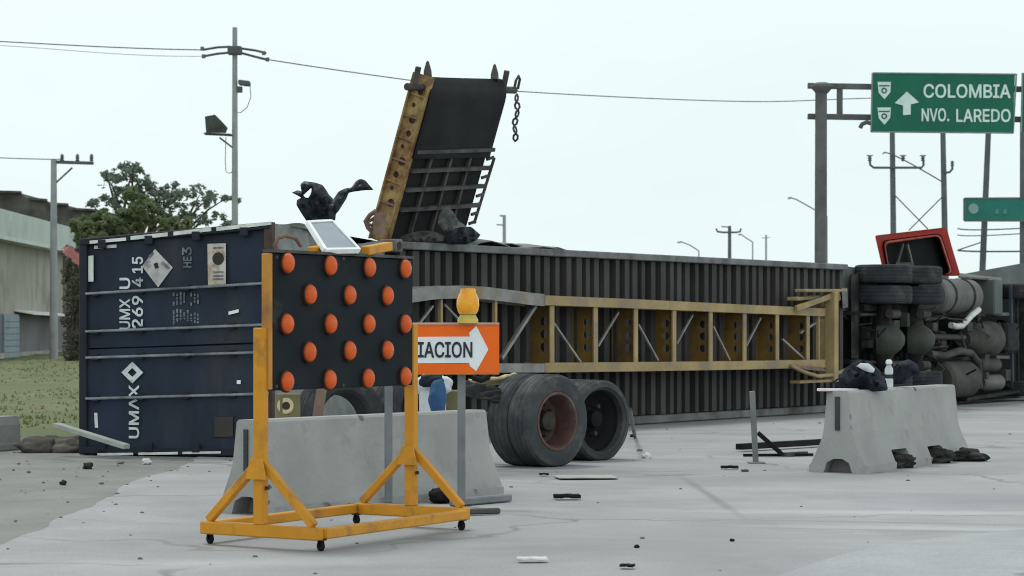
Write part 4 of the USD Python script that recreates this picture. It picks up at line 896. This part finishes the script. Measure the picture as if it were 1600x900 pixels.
part(bo, 'label_band', lathe([(.037, .1), (.0375, .1), (.0375, .14), (.037, .14)], topR(1389), UP, 20), sign_black)
wp = thing('painted_plank', 'white plank edged in red on the near end of the lone barrier', 'plank', topR(1305))
part(wp, 'plank', beam(at(1284, 609, 26.4), at(1334, 609, 26.9), .12, .028, ch=.004), white_frame)
part(wp, 'red_edge', beam(at(1286, 611.5, 26.33), at(1334, 611.5, 26.83), .11, .01), red_tape)

# delineator post with its steel skid
dpst = thing('marker_post', 'grey marker post standing on the road left of the lone barrier', 'post', gd(1180, 724))
dy = gd(1180, 724)[1]
part(dpst, 'post', beam(gd(1181, 724), at(1175, 611, dy), .06, .05, up=V(0, 1, 0), ch=.006), post_grey)
part(dpst, 'base_plate', cbox(gd(1182, 724) + UP * .008, V(.09, 0, 0), V(0, .1, 0), V(0, 0, .008), .003), post_grey)
sk = thing('black_steel_skid', 'black bent steel frame lying flat behind the marker post', 'frame', gd(1215, 705))
part(sk, 'bar', beam(gd(1155, 706) + UP * .06, gd(1285, 698) + UP * .06, .1, .07), debris_black)
part(sk, 'bar', beam(gd(1162, 714) + UP * .02, gd(1270, 713) + UP * .02, .05, .03), debris_black)
part(sk, 'strut', beam(gd(1222, 714) + UP * .03, at(1184, 676, 29.6), .05, .05), debris_black)
part(sk, 'strut', beam(gd(1225, 714) + UP * .03, gd(1258, 712) + UP * .03, .08, .04), steel_mid)

# ------------------------------------------------------------------ clutter behind the left barrier
k1 = thing('olive_box', 'olive box with a round dark opening, beside the left yellow post', 'box', at(452, 650, 25) * V(1, 1, 0))
part(k1, 'case', cbox(at(450, 640, 25.0) * V(1, 1, 0) + UP * .42, V(.1, .02, 0), V(-.03, .15, 0), V(0, 0, .42), .012), olive_box)
part(k1, 'pale_ring', lathe([(.035, .012), (.075, .012), (.08, .0)], at(446, 634, 24.85), nrm(V(.05, -1, 0)), 22), cream_board)
part(k1, 'opening', lathe([(0, .014), (.038, .014), (.04, .0)], at(447, 634, 24.85), nrm(V(.05, -1, 0)), 18), dark_ink)
single('leaning_board', beam(at(486, 690, 25.2) * V(1, 1, 0) + UP * .2, at(503, 606, 25.3), .1, .03, up=V(0, 1, 0)), brown_board, 'narrow brownish board leaning behind the barrier beside the olive box', 'board')
single('blue_cloth_bundle', blob(at(684, 624, 25.5), (.085, .12, .2), .25, 1.7, 3, 41), denim, 'blue cloth bundle on the barrier just right of the right yellow post', 'cloth', smooth=True)
wb_ = thing('white_sack', 'white sack with navy top behind the blue cloth bundle', 'sack', at(672, 640, 26) * V(1, 1, 0))
part(wb_, 'sack', blob(at(676, 602, 25.9), (.19, .12, .12), .3, 1.8, 3, 45), cloth_white, smooth=True)
part(wb_, 'navy_top', blob(at(674, 594, 25.75), (.13, .08, .07), .3, 1.9, 3, 46), cloth_navy, smooth=True)
part(wb_, 'sack_foot', tube(at(676, 690, 25.9) * V(1, 1, 0), at(676, 610, 25.9), .12, .14), cloth_white, smooth=True)
single('olive_crate', cbox(at(702, 612, 26.2) * V(1, 1, 0) + UP * .42, V(.11, 0, 0), V(0, .15, 0), UP * .42, .01), olive_box, 'olive crate standing between the blue cloth and the right sign post', 'crate')
single('pale_panel', rag(at(768, 596, 27.9), V(1, .2, .12), V(-.2, .9, -.25), .27, .14, .05, 7, .03), cream_board, 'pale yellow panel scrap on top of the nearer torn wheel', 'panel', smooth=True)
single('bent_bracket', sweep([at(738, 590, 26.2), at(752, 594, 26.2), at(762, 590, 26.2), at(752, 587, 26.3)], .03, 8), debris_black, 'black bent bracket under the right end of the orange sign', 'bracket', smooth=True)
single('torn_mudflap', rag(at(752, 612, 27.2), V(1, .5, -.25), V(.1, .8, .5), .22, .12, .07, 9, .02), steel_dark, 'dark torn flap between the right sign post and nearer wheel', 'mud flap', smooth=True)
single('weathered_plank', beam(at(88, 664, 30.0), at(198, 698, 29.2), .1, .055, ch=.006), wood_grey, 'long pale grey plank leaning against the foot of the container doors', 'plank')
single('white_offcut', cbox(gd(170, 701) * V(1, 1, 0) + V(0, -1.3, .06), V(.08, 0, 0), V(0, .05, 0), UP * .022, .006), white_frame, 'short white offcut under the leaning grey plank', 'offcut')

# ------------------------------------------------------------------ scraps on the road
def scrap(px, py, wpx, hgt, dep, m, lab, catg, rot=0., lump=False, seed=0):
    c = gd(px, py); w = wpx * c[1] / F / 2; ux = V(math.cos(rot), math.sin(rot), 0); uy = V(-ux[1], ux[0], 0)
    if lump: g_ = blob(c + UP * hgt * .5, (w, dep, hgt * .75), .75, 2.0, 2, seed)
    else: g_ = rag(c + UP * (hgt * .7 + .012), ux, uy, w, dep, hgt * .6, seed + 2, max(.012, hgt), n=(9, 6))
    single('road_scrap', g_, m, lab, catg, smooth=True)
scrap(886, 781, 40, .03, .07, debris_black, 'black rubber strip on the road below the torn wheels', 'scrap', .1)
scrap(832, 879, 46, .018, .05, debris_white, 'white plastic sliver at the bottom edge of the road', 'scrap', .15)
scrap(980, 889, 22, .015, .04, debris_black, 'small dark sliver near the bottom edge right of the white one', 'scrap', -.2)
scrap(995, 856, 9, .018, .02, debris_black, 'tiny black lump above the small dark sliver', 'scrap', 0, True, 3)
scrap(1144, 846, 8, .016, .02, debris_black, 'tiny black lump alone on the road, right of centre', 'scrap', 0, True, 4)
scrap(1140, 734, 26, .025, .05, debris_black, 'flat black piece left of the marker post foot', 'scrap', .05)
scrap(1164, 737, 12, .02, .03, steel_mid, 'grey crumb beside the flat black piece by the marker post', 'scrap', 0, True, 6)
scrap(1010, 716, 14, .045, .05, debris_white, 'white lump on the road right of the torn wheels', 'scrap', 0, True, 8)
scrap(850, 744, 14, .015, .04, debris_black, 'dark chip just under the red-rimmed wheel', 'scrap', .1)
scrap(915, 748, 92, .008, .22, wood_grey, 'thin pale metal sheet lying flat below the wheels', 'metal sheet', .12)
scrap(138, 732, 15, .05, .06, steel_dark, 'dark lump before the lower left container corner', 'scrap', 0, True, 10)
scrap(99, 757, 9, .035, .04, steel_dark, 'small dark stone on the dusty shoulder', 'stone', 0, True, 11)
scrap(229, 725, 14, .05, .05, debris_white, 'white lump before the container doors', 'scrap', 0, True, 12)
scrap(988, 683, 8, .03, .03, debris_black, 'black chip at the foot of the pale metal rod', 'scrap', 0, True, 13)
bRa = nrm(bR1 - bR0); bRs = nrm(np.cross(UP, bRa))
if bRs[1] > 0: bRs = -bRs
for k, (t, w_, o_, h_) in enumerate(((1.17, .24, .16, .1), (2.27, .24, .17, .11), (2.85, .2, .42, .08))):  # first two lumps are added fillers that keep the notches dark
    single('filler_and_chunk', blob(bR0 + bRa * t + bRs * o_ + UP * h_ * .6, (w_, .17, h_), .6, 2.0, 3, 60 + k), steel_dark, ('dark filler lump added to shade the first base notch of the lone barrier', 'dark filler lump added to shade the second base notch of the lone barrier', 'dark broken lump on the road at the far foot of the lone barrier')[k], 'chunk', smooth=40)
scrap(1518, 711, 22, .035, .07, debris_white, 'pale broken lump past the far end of the lone barrier', 'rubble', .2, True, 17)
pm = []
rp_ = np.random.default_rng(11)
for i in range(230):
    if i < 130: X, Y = rp_.uniform(-8, -3.2), rp_.uniform(17, 31)
    else: Y = rp_.uniform(15, 42); X = rp_.uniform(-.17, .2) * Y
    r_ = min(.035, rp_.gamma(1.6, .0045) + .004)
    q = trimesh.creation.icosphere(1); v = np.array(q.vertices) * r_ * V(1.2, 1., .6) * (1 + .3 * (rp_.random((len(q.vertices), 1)) - .5))
    pm.append(trimesh.Trimesh(v + V(X, Y, .3 * r_), q.faces, process=False))
structure('gravel', cat(*pm), pebble_m, 'stuff')

# ------------------------------------------------------------------ buildings at the left
def bw(px, Y): return V((px - 800) / F * Y, Y, 0)
w0, w1 = bw(-60, 92.5), bw(100, 117)
wd = nrm(w1 - w0); wn = V(wd[1], -wd[0], 0); wl = np.linalg.norm(w1 - w0)
if wn[0] < 0: wn = -wn
bl = thing('low_building', 'low beige building with a broad pale green parapet', 'building', (w0 + w1) / 2)
part(bl, 'wall', obox((w0 + w1) / 2 - wn * 4 + UP * 2.5, wd * (wl / 2 - .4), wn * 4, UP * 2.5), wall_beige)
part(bl, 'lower_wall', obox((w0 + w1) / 2 + wn * .06 + UP * 1.0, wd * (wl / 2 - .45), wn * .1, UP * 1.0), wall_grey)
def bz2(px): return plane_px(px, 500, w0, wd)
part(bl, 'parapet', obox((w0 + w1) / 2 - wn * .25 + UP * 5.4, wd * wl / 2, wn * .8, UP * .53), parapet_m)
part(bl, 'parapet_lip', obox((w0 + w1) / 2 - wn * .25 + UP * 4.86, wd * (wl / 2 + .02), wn * .86, UP * .07), mat('pale_lip', (.5, .54, .5), rough=.8))
q0, q1 = bz2(22) * V(1, 1, 0), bz2(84) * V(1, 1, 0)
part(bl, 'awning', sheet(bil(q0 + UP * 2.16, q1 + UP * 2.12, q1 + wn * .8 + UP * 1.98, q0 + wn * .8 + UP * 2.02, 5, 3), .06), white_frame)
q0, q1 = bz2(-4) * V(1, 1, 0), bz2(20) * V(1, 1, 0)
sh = part(bl, 'shutter', obox((q0 + q1) / 2 + wn * .2 + UP * 1.0, (q1 - q0) / 2, wn * .04, UP * 1.0), shutter_m)
for k in range(8):
    part(sh, 'slat', obox((q0 + q1) / 2 + wn * .25 + UP * (.14 + k * .24), (q1 - q0) / 2, wn * .015, UP * .1), shutter_m)
part(bl, 'skirting', obox((w0 + w1) / 2 + wn * .2 + UP * .25, wd * (wl / 2 - .45), wn * .06, UP * .25), wall_beige)
# dark rough wall with stepped top behind it
Ys = 140
sil = [(-40, 300), (33, 302), (38, 306), (45, 312), (73, 314), (80, 320), (106, 321), (112, 328), (150, 330), (190, 340)]
pts = [((x - 800) / F * Ys, H + (HY - y) / F * Ys) for x, y in sil]
poly = Polygon([(pts[0][0], 0)] + pts + [(pts[-1][0], 0)])
hb = thing('stepped_stone_building', 'dark rough stone building with a stepped top behind the pale parapet', 'building', V(-25, Ys, 0))
part(hb, 'wall', plate(poly, 5.0, V(0, Ys + 5.0, 0), V(1, 0, 0), UP), stone_m)
for (xa, ya), (xb, yb) in zip(sil[:-1], sil[1:]):
    if xb - xa > 15: part(hb, 'coping', beam(at(xa, ya - 1.5, Ys - .1), at(xb, yb - 1.5, Ys - .1), .5, .12), grid_steel)
single('pink_sheet', rag(at(115, 399, 88), V(.8, .1, -.75), V(.5, .2, .6), .36, .17, .12, 3, .02), pink_m, 'faded pink sheet hanging beside the container and thicket', 'sheet', smooth=True)

# ------------------------------------------------------------------ tree, thicket
def leaves(clumps, n, size, Y, spread, seed, elong=2.0):
    r = np.random.default_rng(seed); w = np.array([c_[2] ** 2 * (c_[3] if len(c_) > 3 else 1) for c_ in clumps]); w = w / w.sum(); vs = []
    for c_, k in zip(clumps, r.multinomial(n, w)):
        ctr = at(c_[0], c_[1], Y + r.uniform(-spread, spread)); rad = c_[2] * Y / F
        d = r.normal(size=(k, 3)); d /= np.linalg.norm(d, axis=1, keepdims=True); p = ctr + d * rad * (r.random((k, 1)) ** .55) * V(1, 1.3, .8)
        a = r.normal(size=(k, 3)) * V(1, 1, .55) + V(0, 0, -.25); a /= np.linalg.norm(a, axis=1, keepdims=True)
        b = np.cross(a, r.normal(size=(k, 3))); b /= np.linalg.norm(b, axis=1, keepdims=True)
        L = size * (.6 + .8 * r.random((k, 1)))
        vs.append(np.stack([p - a * L, p + b * L / elong, p + a * L, p - b * L / elong], 1).reshape(-1, 3))
    v = np.vstack(vs); m_ = len(v) // 4; f = np.arange(m_)[:, None] * 4
    return trimesh.Trimesh(v, np.vstack([f + [0, 1, 2], f + [0, 2, 3]]), process=False)
TY = 88
tt = thing('broad_tree', 'green tree with open airy top between the two left utility poles', 'tree', at(215, 575, TY) * V(1, 1, 0))
base = at(215, 560, TY) * V(1, 1, 0); fork = at(218, 400, TY)
part(tt, 'trunk', sweep([base, at(213, 480, TY), fork], [.32, .24, .19], 10), bark, smooth=True)
top_cl = [(166, 273, 8), (180, 279, 11), (172, 284, 8), (196, 262, 9), (208, 260, 9), (218, 266, 8), (205, 273, 11), (190, 276, 9), (213, 282, 8), (232, 283, 7), (238, 292, 8), (224, 296, 8), (243, 304, 11), (228, 310, 10), (258, 297, 9), (262, 308, 10), (276, 296, 9), (289, 300, 8), (281, 309, 8), (268, 322, 9), (252, 326, 10), (309, 290, 6), (312, 305, 8), (303, 318, 8), (324, 314, 9), (331, 306, 5), (350, 312, 6), (340, 340, 7), (325, 345, 7), (308, 344, 8), (290, 332, 8), (355, 344, 6), (197, 292, 8), (205, 302, 10), (146, 320, 5), (157, 313, 5), (167, 312, 7), (175, 322, 6), (184, 304, 8), (372, 312, 4)]
for i, (x, y, r0) in enumerate(top_cl):
    if i % 2 == 0:
        e = at(x, y, TY + rr.uniform(-1.5, 1.5)); md = (fork * .45 + e * .55) + V(rr.uniform(-.5, .5), rr.uniform(-.4, .4), rr.uniform(-.3, .2))
        part(tt, 'limb', sweep([fork, fork * .75 + md * .25 + V(rr.uniform(-.2, .2), 0, .15), md, md * .4 + e * .6 + V(0, 0, .1), e], [.11, .085, .055, .035, .015], 6), bark, smooth=True)
part(tt, 'crown', leaves([(x + rr.gauss(0, 6.5), y + rr.gauss(0, 4.5), rr.uniform(2.5, 7.5)) for x, y, r0 in top_cl for _ in range(int(3 + r0 * .7))], 4800, .08, TY, 1.6, 21, 2.3), leaf_a)
dense = [(200, 322, 26), (180, 335, 24), (215, 340, 26), (160, 346, 22), (138, 350, 18), (240, 345, 26), (265, 350, 20), (205, 305, 18), (185, 352, 26), (122, 352, 10), (225, 325, 20), (285, 356, 14), (150, 365, 22), (200, 370, 30), (250, 370, 28), (128, 372, 14)]
bsh = thing('dense_bush', 'dense olive green bush showing over the top of the container doors', 'bush', at(195, 562, 80) * V(1, 1, 0))
part(bsh, 'foliage', leaves([(x + rr.gauss(0, r0 * .5), y + rr.gauss(0, r0 * .4), rr.uniform(4, 11)) for x, y, r0 in dense for _ in range(9)], 11000, .085, 80, 2.2, 22, 2.3), leaf_b)
part(bsh, 'stem', sweep([at(195, 562, 80) * V(1, 1, 0), at(200, 450, 80), at(190, 350, 80)], [.2, .14, .06], 8), bark, smooth=True)
part(bsh, 'stem', sweep([at(200, 562, 80) * V(1, 1, 0), at(230, 450, 80.5), at(250, 360, 80.5)], [.16, .1, .05], 8), bark, smooth=True)
dk = [(x + rr.uniform(-4, 4), y, rr.uniform(9, 15), 1.0) for y in range(392, 562, 11) for x in (108, 118, 128, 142)]
th_ = thing('sparse_scrub', 'sparse dry scrub between the building and the container', 'shrub', at(125, 562, 92) * V(1, 1, 0))
part(th_, 'foliage', leaves(dk, 3600, .085, 92, 1.2, 23), leaf_d)
for k in range(5):
    x = 112 + k * 6; part(th_, 'stem', sweep([at(x, 562, 92) * V(1, 1, 0), at(x + 3, 480, 92), at(x - 2 + k, 400, 92)], [.07, .05, .02], 6), bark)

single('brown_wall', obox(V(-16.5, 121, 2.1), V(3.6, 0, 0), V(0, .15, 0), UP * 2.1), mat('brown_weathered_wall', (.13, .112, .092), (.06, .055, .048), rough=.95, scale=.5, detail=8, dirt=(.2, .18, .16), dirt_amt=.35, dirt_scale=.7),
       'dark brown weathered wall beyond the end of the low building', 'wall', kind='thing')
# ------------------------------------------------------------------ poles, wires
def pole(name, label, px, ytop, ybase, Y, r0, r1, m, group=None, px_base=None):
    b = at(px if px_base is None else px_base, ybase, Y); b[2] = min(b[2], 0.0) if b[2] < .5 else b[2]
    b = V(b[0], b[1], 0); t = at(px, ytop, Y)
    p = thing(name, label, 'utility pole', b); part(p, 'shaft', sweep([b, t], [r0, r1], 12), m, smooth=50); return p
def insulator(p, c, r=.05, h=.25): part(p, 'insulator', lathe([(r * .4, 0), (r, .04), (r * .5, .08), (r, .13), (r * .5, .17), (r * .9, .21), (0, h)], c, UP, 10), insul, smooth=40)
p1 = pole('utility_pole', 'tall grey pole carrying a floodlight box, left of the black plastic', 367, 43, 560, 75, .11, .07, pole_m)
J = lambda x, y, dy=0: at(x, y, 75 + dy)
for a in ([(316, 78), (340, 74), (360, 73)], [(318, 88), (340, 84), (362, 82)], [(372, 75), (400, 79), (416, 83)], [(374, 82), (400, 89), (420, 94)]):
    part(p1, 'bent_arm', sweep([J(*q) for q in a], .035, 7), metal_arm, smooth=True)
part(p1, 'bracket', cbox(J(367, 79), V(.2, 0, 0), V(0, .16, 0), UP * .12, .02), metal_arm)
for x, y in ((316, 76), (318, 88), (412, 83), (418, 93)):
    part(p1, 'insulator', tube(J(x, y + 3), J(x, y - 3), .055, n=8), insul)
lp = part(p1, 'lamp_head', cbox(J(382, 130), V(.17, 0, -.02), V(0, .15, 0), UP * .075, .03), metal_arm)
part(lp, 'lamp_arm', cbox(J(374, 140), V(.09, 0, 0), V(0, .06, 0), UP * .09, .02), metal_arm)
part(lp, 'lamp_cable', sweep([J(391, 135), J(392, 152), J(386, 168), J(376, 176), J(369, 176)], .012, 6), wire_m, smooth=True)
fb = part(p1, 'equipment_box', hull([J(x, y, dy) for x, y in ((320, 182), (336, 179), (345, 188), (356, 200), (353, 208), (322, 207)) for dy in (-.25, .25)]), steel_green)
part(fb, 'box_tray', beam(J(320, 209), J(362, 211), .4, .05), metal_arm)
part(fb, 'tray_strut', beam(J(343, 215), J(364, 231), .05, .05), metal_arm)
part(p1, 'hanging_cable', sweep([J(353, 214), J(352, 250), J(353, 268), J(358, 271), J(366, 267)], .012, 6), wire_m, smooth=True)
part(p1, 'cleat', beam(J(356, 312), J(376, 312), .05, .05), metal_arm)
p2 = pole('utility_pole', 'pale pole with one-sided crossarm in front of the low building', 84, 250, 566, 98, .17, .11, pole_m)
K = lambda x, y: at(x, y, 98)
part(p2, 'crossarm', beam(K(80, 253), K(146, 255), .12, .12), metal_arm)
part(p2, 'arm_strut', beam(K(87, 286), K(113, 262), .06, .06), metal_arm)
for x in (97, 121, 143): insulator(p2, K(x, 252), .09, .3)
p3 = pole('utility_pole', 'dark pole with U-shaped crossarm under the large green sign', 1394, 190, 560, 110, .14, .11, pole_dark, px_base=1398)
M_ = lambda x, y: at(x, y, 109.8)
part(p3, 'crossarm', sweep([M_(x, y) for x, y in ((1359, 252), (1360, 258), (1365, 262), (1400, 262), (1440, 262), (1443, 258), (1443, 251))], .05, 8), metal_arm, smooth=True)
for x in (1359, 1411, 1442): insulator(p3, M_(x, 252), .1, .28); part(p3, 'insulator_cap', beam(M_(x - 5, 243), M_(x + 5, 243), .05, .04), insul)
p4 = pole('utility_pole', 'dark pole in the middle below the large green sign', 1473, 190, 560, 110, .15, .11, pole_dark, px_base=1480)
part(p4, 'crossarm', sweep([M_(1476, 270), M_(1484, 269), M_(1488, 264), M_(1488, 256)], .05, 8), metal_arm, smooth=True)
insulator(p4, M_(1488, 260), .09, .25)
p5 = pole('utility_pole', 'dark leaning pole behind the small teal sign', 1545, 190, 560, 112, .15, .12, pole_dark, px_base=1529)
p6 = pole('utility_pole', 'dark pole at the right picture edge carrying the teal sign', 1598, 190, 560, 111, .14, .12, pole_dark)
p7 = pole('utility_pole', 'distant T-topped pole over the middle of the container', 1140, 353, 545, 190, .16, .12, pole_dark)
N_ = lambda x, y, Y=190: at(x, y, Y)
part(p7, 'crossarm', sweep([N_(x, y) for x, y in ((1119, 357), (1121, 362), (1130, 363), (1150, 363), (1156, 362), (1158, 357))], .07, 7), metal_arm, smooth=True)
part(p7, 'crossarm', beam(N_(1127, 354), N_(1140, 355), .08, .08), metal_arm)
def lamp_post(label, px, ytop, Y, arm, r=.07):
    b = at(px, 540, Y) * V(1, 1, 0); p = thing('street_lamp', label, 'street lamp', b)
    part(p, 'shaft', tube(b, at(px, ytop, Y), r, r * .7, 8), pole_m, smooth=50)
    part(p, 'arm', sweep([at(x, y, Y) for x, y in arm], r * .7, 7), pole_m, smooth=True)
    part(p, 'lamp_head', beam(at(arm[-1][0], arm[-1][1], Y), at(arm[-1][0] + (arm[-1][0] - arm[-2][0]) * .5, arm[-1][1] + 1, Y), .3, .12), pole_m)
lamp_post('distant pale street lamp just right of the T-topped pole', 1176, 378, 200, [(1176, 378), (1166, 372), (1158, 366)])
lamp_post('faint street lamp arm over the container right of its middle', 1092, 392, 200, [(1092, 392), (1078, 383), (1065, 378)])
lamp_post('pale street lamp left of the gantry column', 1292, 338, 150, [(1292, 338), (1270, 326), (1245, 312), (1236, 309)], .06)
p8 = pole('utility_pole', 'faint thin distant pole left of the gantry column', 1197, 367, 545, 230, .1, .08, pole_m)
part(p8, 'crossarm', beam(at(1190, 372, 230), at(1203, 371, 230), .06, .06), pole_m)
p9 = pole('utility_pole', 'faint thin pole right of the upended frame', 788, 336, 545, 160, .12, .1, pole_m)
part(p9, 'crossarm', beam(at(776, 351, 160), at(789, 352, 160), .08, .08), pole_m); part(p9, 'crossarm', beam(at(781, 337, 160), at(790, 338, 160), .1, .1), pole_m)
def wire(label, pts, r, n=24):
    p = np.array(pts, float); t = np.linspace(0, 1, len(p)); q = np.linspace(0, 1, n)
    from scipy.interpolate import CubicSpline
    w = CubicSpline(t, p)(q) if len(p) > 2 else np.array([p[0] * (1 - a) + p[1] * a for a in q])
    single('overhead_cable', sweep(w, r, 6), wire_m, label, 'cable', smooth=True)
wire('upper cable running left from the tall grey pole', [J(-60, 62), J(60, 68), J(180, 74), J(316, 78)], .017)
wire('lower thin cable running left from the tall grey pole', [J(-60, 69), J(60, 75), J(180, 84), J(316, 88)], .008)
wire('long cable from the tall grey pole past the upended frame to the signs', [J(418, 93), at(530, 110, 77), at(645, 126, 79), at(815, 143, 82), at(1100, 157, 86), at(1250, 157.5, 88), at(1420, 152, 90)], .017, 60)
wire('thin cable from the left edge to the one-sided crossarm', [K(-40, 245), K(40, 248), K(97, 249)], .02)
wire('sloping guy wire between the two poles under the large sign', [M_(1380, 241), M_(1402, 245), M_(1472, 284)], .03)
wire('one diagonal of the crossed guy wires over the red door', [M_(1398, 305), M_(1450, 358)], .028)
wire('other diagonal of the crossed guy wires over the red door', [M_(1474, 306), M_(1420, 360)], .028)
wire('upper level cable at the right below the teal sign', [at(1496, 357, 112), at(1540, 359, 112), at(1640, 354, 112)], .03)
wire('second level cable at the right below the teal sign', [at(1496, 367, 112), at(1540, 368, 112), at(1640, 362, 112)], .025)
wire('lower thick cable at the right below the teal sign', [at(1496, 391, 112), at(1540, 393, 112), at(1640, 392, 112)], .04)
wire('rising short cable left of the leaning pole', [at(1496, 391, 112), at(1535, 378, 112)], .03)

# ------------------------------------------------------------------ sign gantry
GY = 60.0
gn = thing('sign_gantry', 'grey steel gantry column with two horizontal arms', 'gantry', at(1282, 560, GY) * V(1, 1, 0))
g0 = at(1282, 560, GY) * V(1, 1, 0)
Z = lambda x, y, dy=0: at(x, y, GY + dy)
part(gn, 'column', sweep([g0, Z(1283, 132)], [.15, .135], 18), gantry_m, smooth=50)
part(gn, 'cap', lathe([(.0, .1), (.12, .09), (.26, .04), (.27, -.02), (.2, -.09), (.14, -.16)], Z(1284, 135), UP, 20), gantry_m, smooth=40)
part(gn, 'column_foot', cbox(g0 + UP * .02, V(.3, 0, 0), V(0, .3, 0), UP * .02, .005), gantry_m)
part(gn, 'arm', beam(Z(1262, 134, .2), Z(1690, 141, .2), .13, .13, ch=.01), gantry_m)
part(gn, 'arm', beam(Z(1262, 182, .2), Z(1690, 188, .2), .13, .13, ch=.01), gantry_m)
part(gn, 'spacer', beam(Z(1312, 181, .2), Z(1312, 136, .2), .13, .1, up=V(0, 1, 0)), gantry_m)
bs = thing('destination_sign', 'large green road sign reading COLOMBIA and NVO. LAREDO', 'road sign', Z(1475, 206))
def sgn(x, y, d): return plane_px(x, y, Z(1475, 160) * V(1, 1, 0) - V(0, d, 0), V(1, 0, 0))
fcs = part(bs, 'sign_face', px_plate(sgn, [(1364, 114), (1586, 116), (1582, 207), (1362, 206)], .0, .04), green_sign)
k_ = GY / F
part(bs, 'edge_frame', [beam(sgn(1364, 114, .02), sgn(1588, 116, .02), .06, .03), beam(sgn(1361, 206, .02), sgn(1583, 208, .02), .06, .03), beam(sgn(1363, 114, .02), sgn(1361, 206, .02), .06, .03), beam(sgn(1588, 116, .02), sgn(1583, 208, .02), .06, .03)], sign_frame)
part(fcs, 'letters', lettering('COLOMBIA', sgn(1443, 152, .042), V(1, 0, -.005), UP, 136 * k_, 20 * k_, .006), sign_letter)
part(fcs, 'letters', lettering('NVO.', sgn(1440, 189, .042), V(1, 0, 0), UP, 43 * k_, 19 * k_, .006), sign_letter)
part(fcs, 'letters', lettering('LAREDO', sgn(1494, 190, .042), V(1, 0, 0), UP, 85 * k_, 19 * k_, .006), sign_letter)
ar = [(1411, 180), (1411, 165), (1398, 161), (1417, 143), (1436, 160), (1423, 163), (1423, 179)]
o = sgn(1398, 180, .042)
part(fcs, 'white_arrow', plate(Polygon([((x - 1398) * k_, (180 - y) * k_) for x, y in ar]), .006, o, V(1, 0, 0), UP), sign_letter)
for yy in (128, 168):
    sp_ = [(1371, yy), (1392, yy), (1391, yy + 16), (1382, yy + 27), (1373, yy + 17)]
    o = sgn(1371, yy, .042)
    e_ = part(fcs, 'route_shield', plate(Polygon([((x - 1371) * k_, (yy - y) * k_) for x, y in sp_]), .005, o, V(1, 0, 0), UP), sign_letter)
    part(e_, 'shield_band', plate(sbox(2 * k_, -7 * k_, 19 * k_, -5 * k_), .004, sgn(1371, yy, .047), V(1, 0, 0), UP), green_sign)
    part(e_, 'shield_number', plate(Point(10.5 * k_, -13.5 * k_).buffer(4.6 * k_, 8).difference(Point(10.5 * k_, -13.5 * k_).buffer(2.4 * k_, 8)), .004, sgn(1371, yy, .047), V(1, 0, 0), UP), green_sign)
part(bs, 'hook', sweep([Z(1362, 193), Z(1354, 191), Z(1347, 194), Z(1344, 200)], .05, 8), metal_arm, smooth=True)
n2 = thing('next_sign', 'green sign panel just entering at the right picture edge', 'road sign', Z(1650, 206))
part(n2, 'sign_face', px_plate(sgn, [(1598, 114), (1700, 116), (1700, 207), (1596, 206)], .0, .04), green_sign)
part(n2, 'edge_frame', beam(sgn(1597.5, 114, .02), sgn(1595.5, 206, .02), .06, .03), sign_frame)
ts = thing('teal_sign', 'small teal road sign with a pale disc at the right', 'road sign', at(1555, 344, 110.6))
tq = lambda x, y, d: at(x, y, 110.6 - d)
tf = part(ts, 'sign_face', px_plate(tq, [(1507, 310), (1680, 309), (1680, 345), (1507, 345)], 0, .06), teal_sign)
part(tf, 'pale_disc', lathe([(0, .02), (8 * 110.6 / F, .02), (8 * 110.6 / F, 0)], tq(1521, 326, .06), V(0, -1, 0), 22), mat('pale_teal', (.22, .34, .31), rough=.5))
part(tf, 'edge_frame', [beam(tq(1507, 310, .03), tq(1680, 309, .03), .1, .07), beam(tq(1507, 345, .03), tq(1680, 345, .03), .1, .07), beam(tq(1507, 310, .03), tq(1507, 345, .03), .1, .07)], pole_dark)
for x in (1557, 1570):
    part(tf, 'worn_letter', px_plate(tq, [(x - 3, 334), (x - 1, 327), (x + 3, 327), (x + 4, 334)], .06, .08), mat('pale_teal_letter', (.1, .25, .21), rough=.5) if x == 1557 else '/World/Looks/pale_teal_letter')
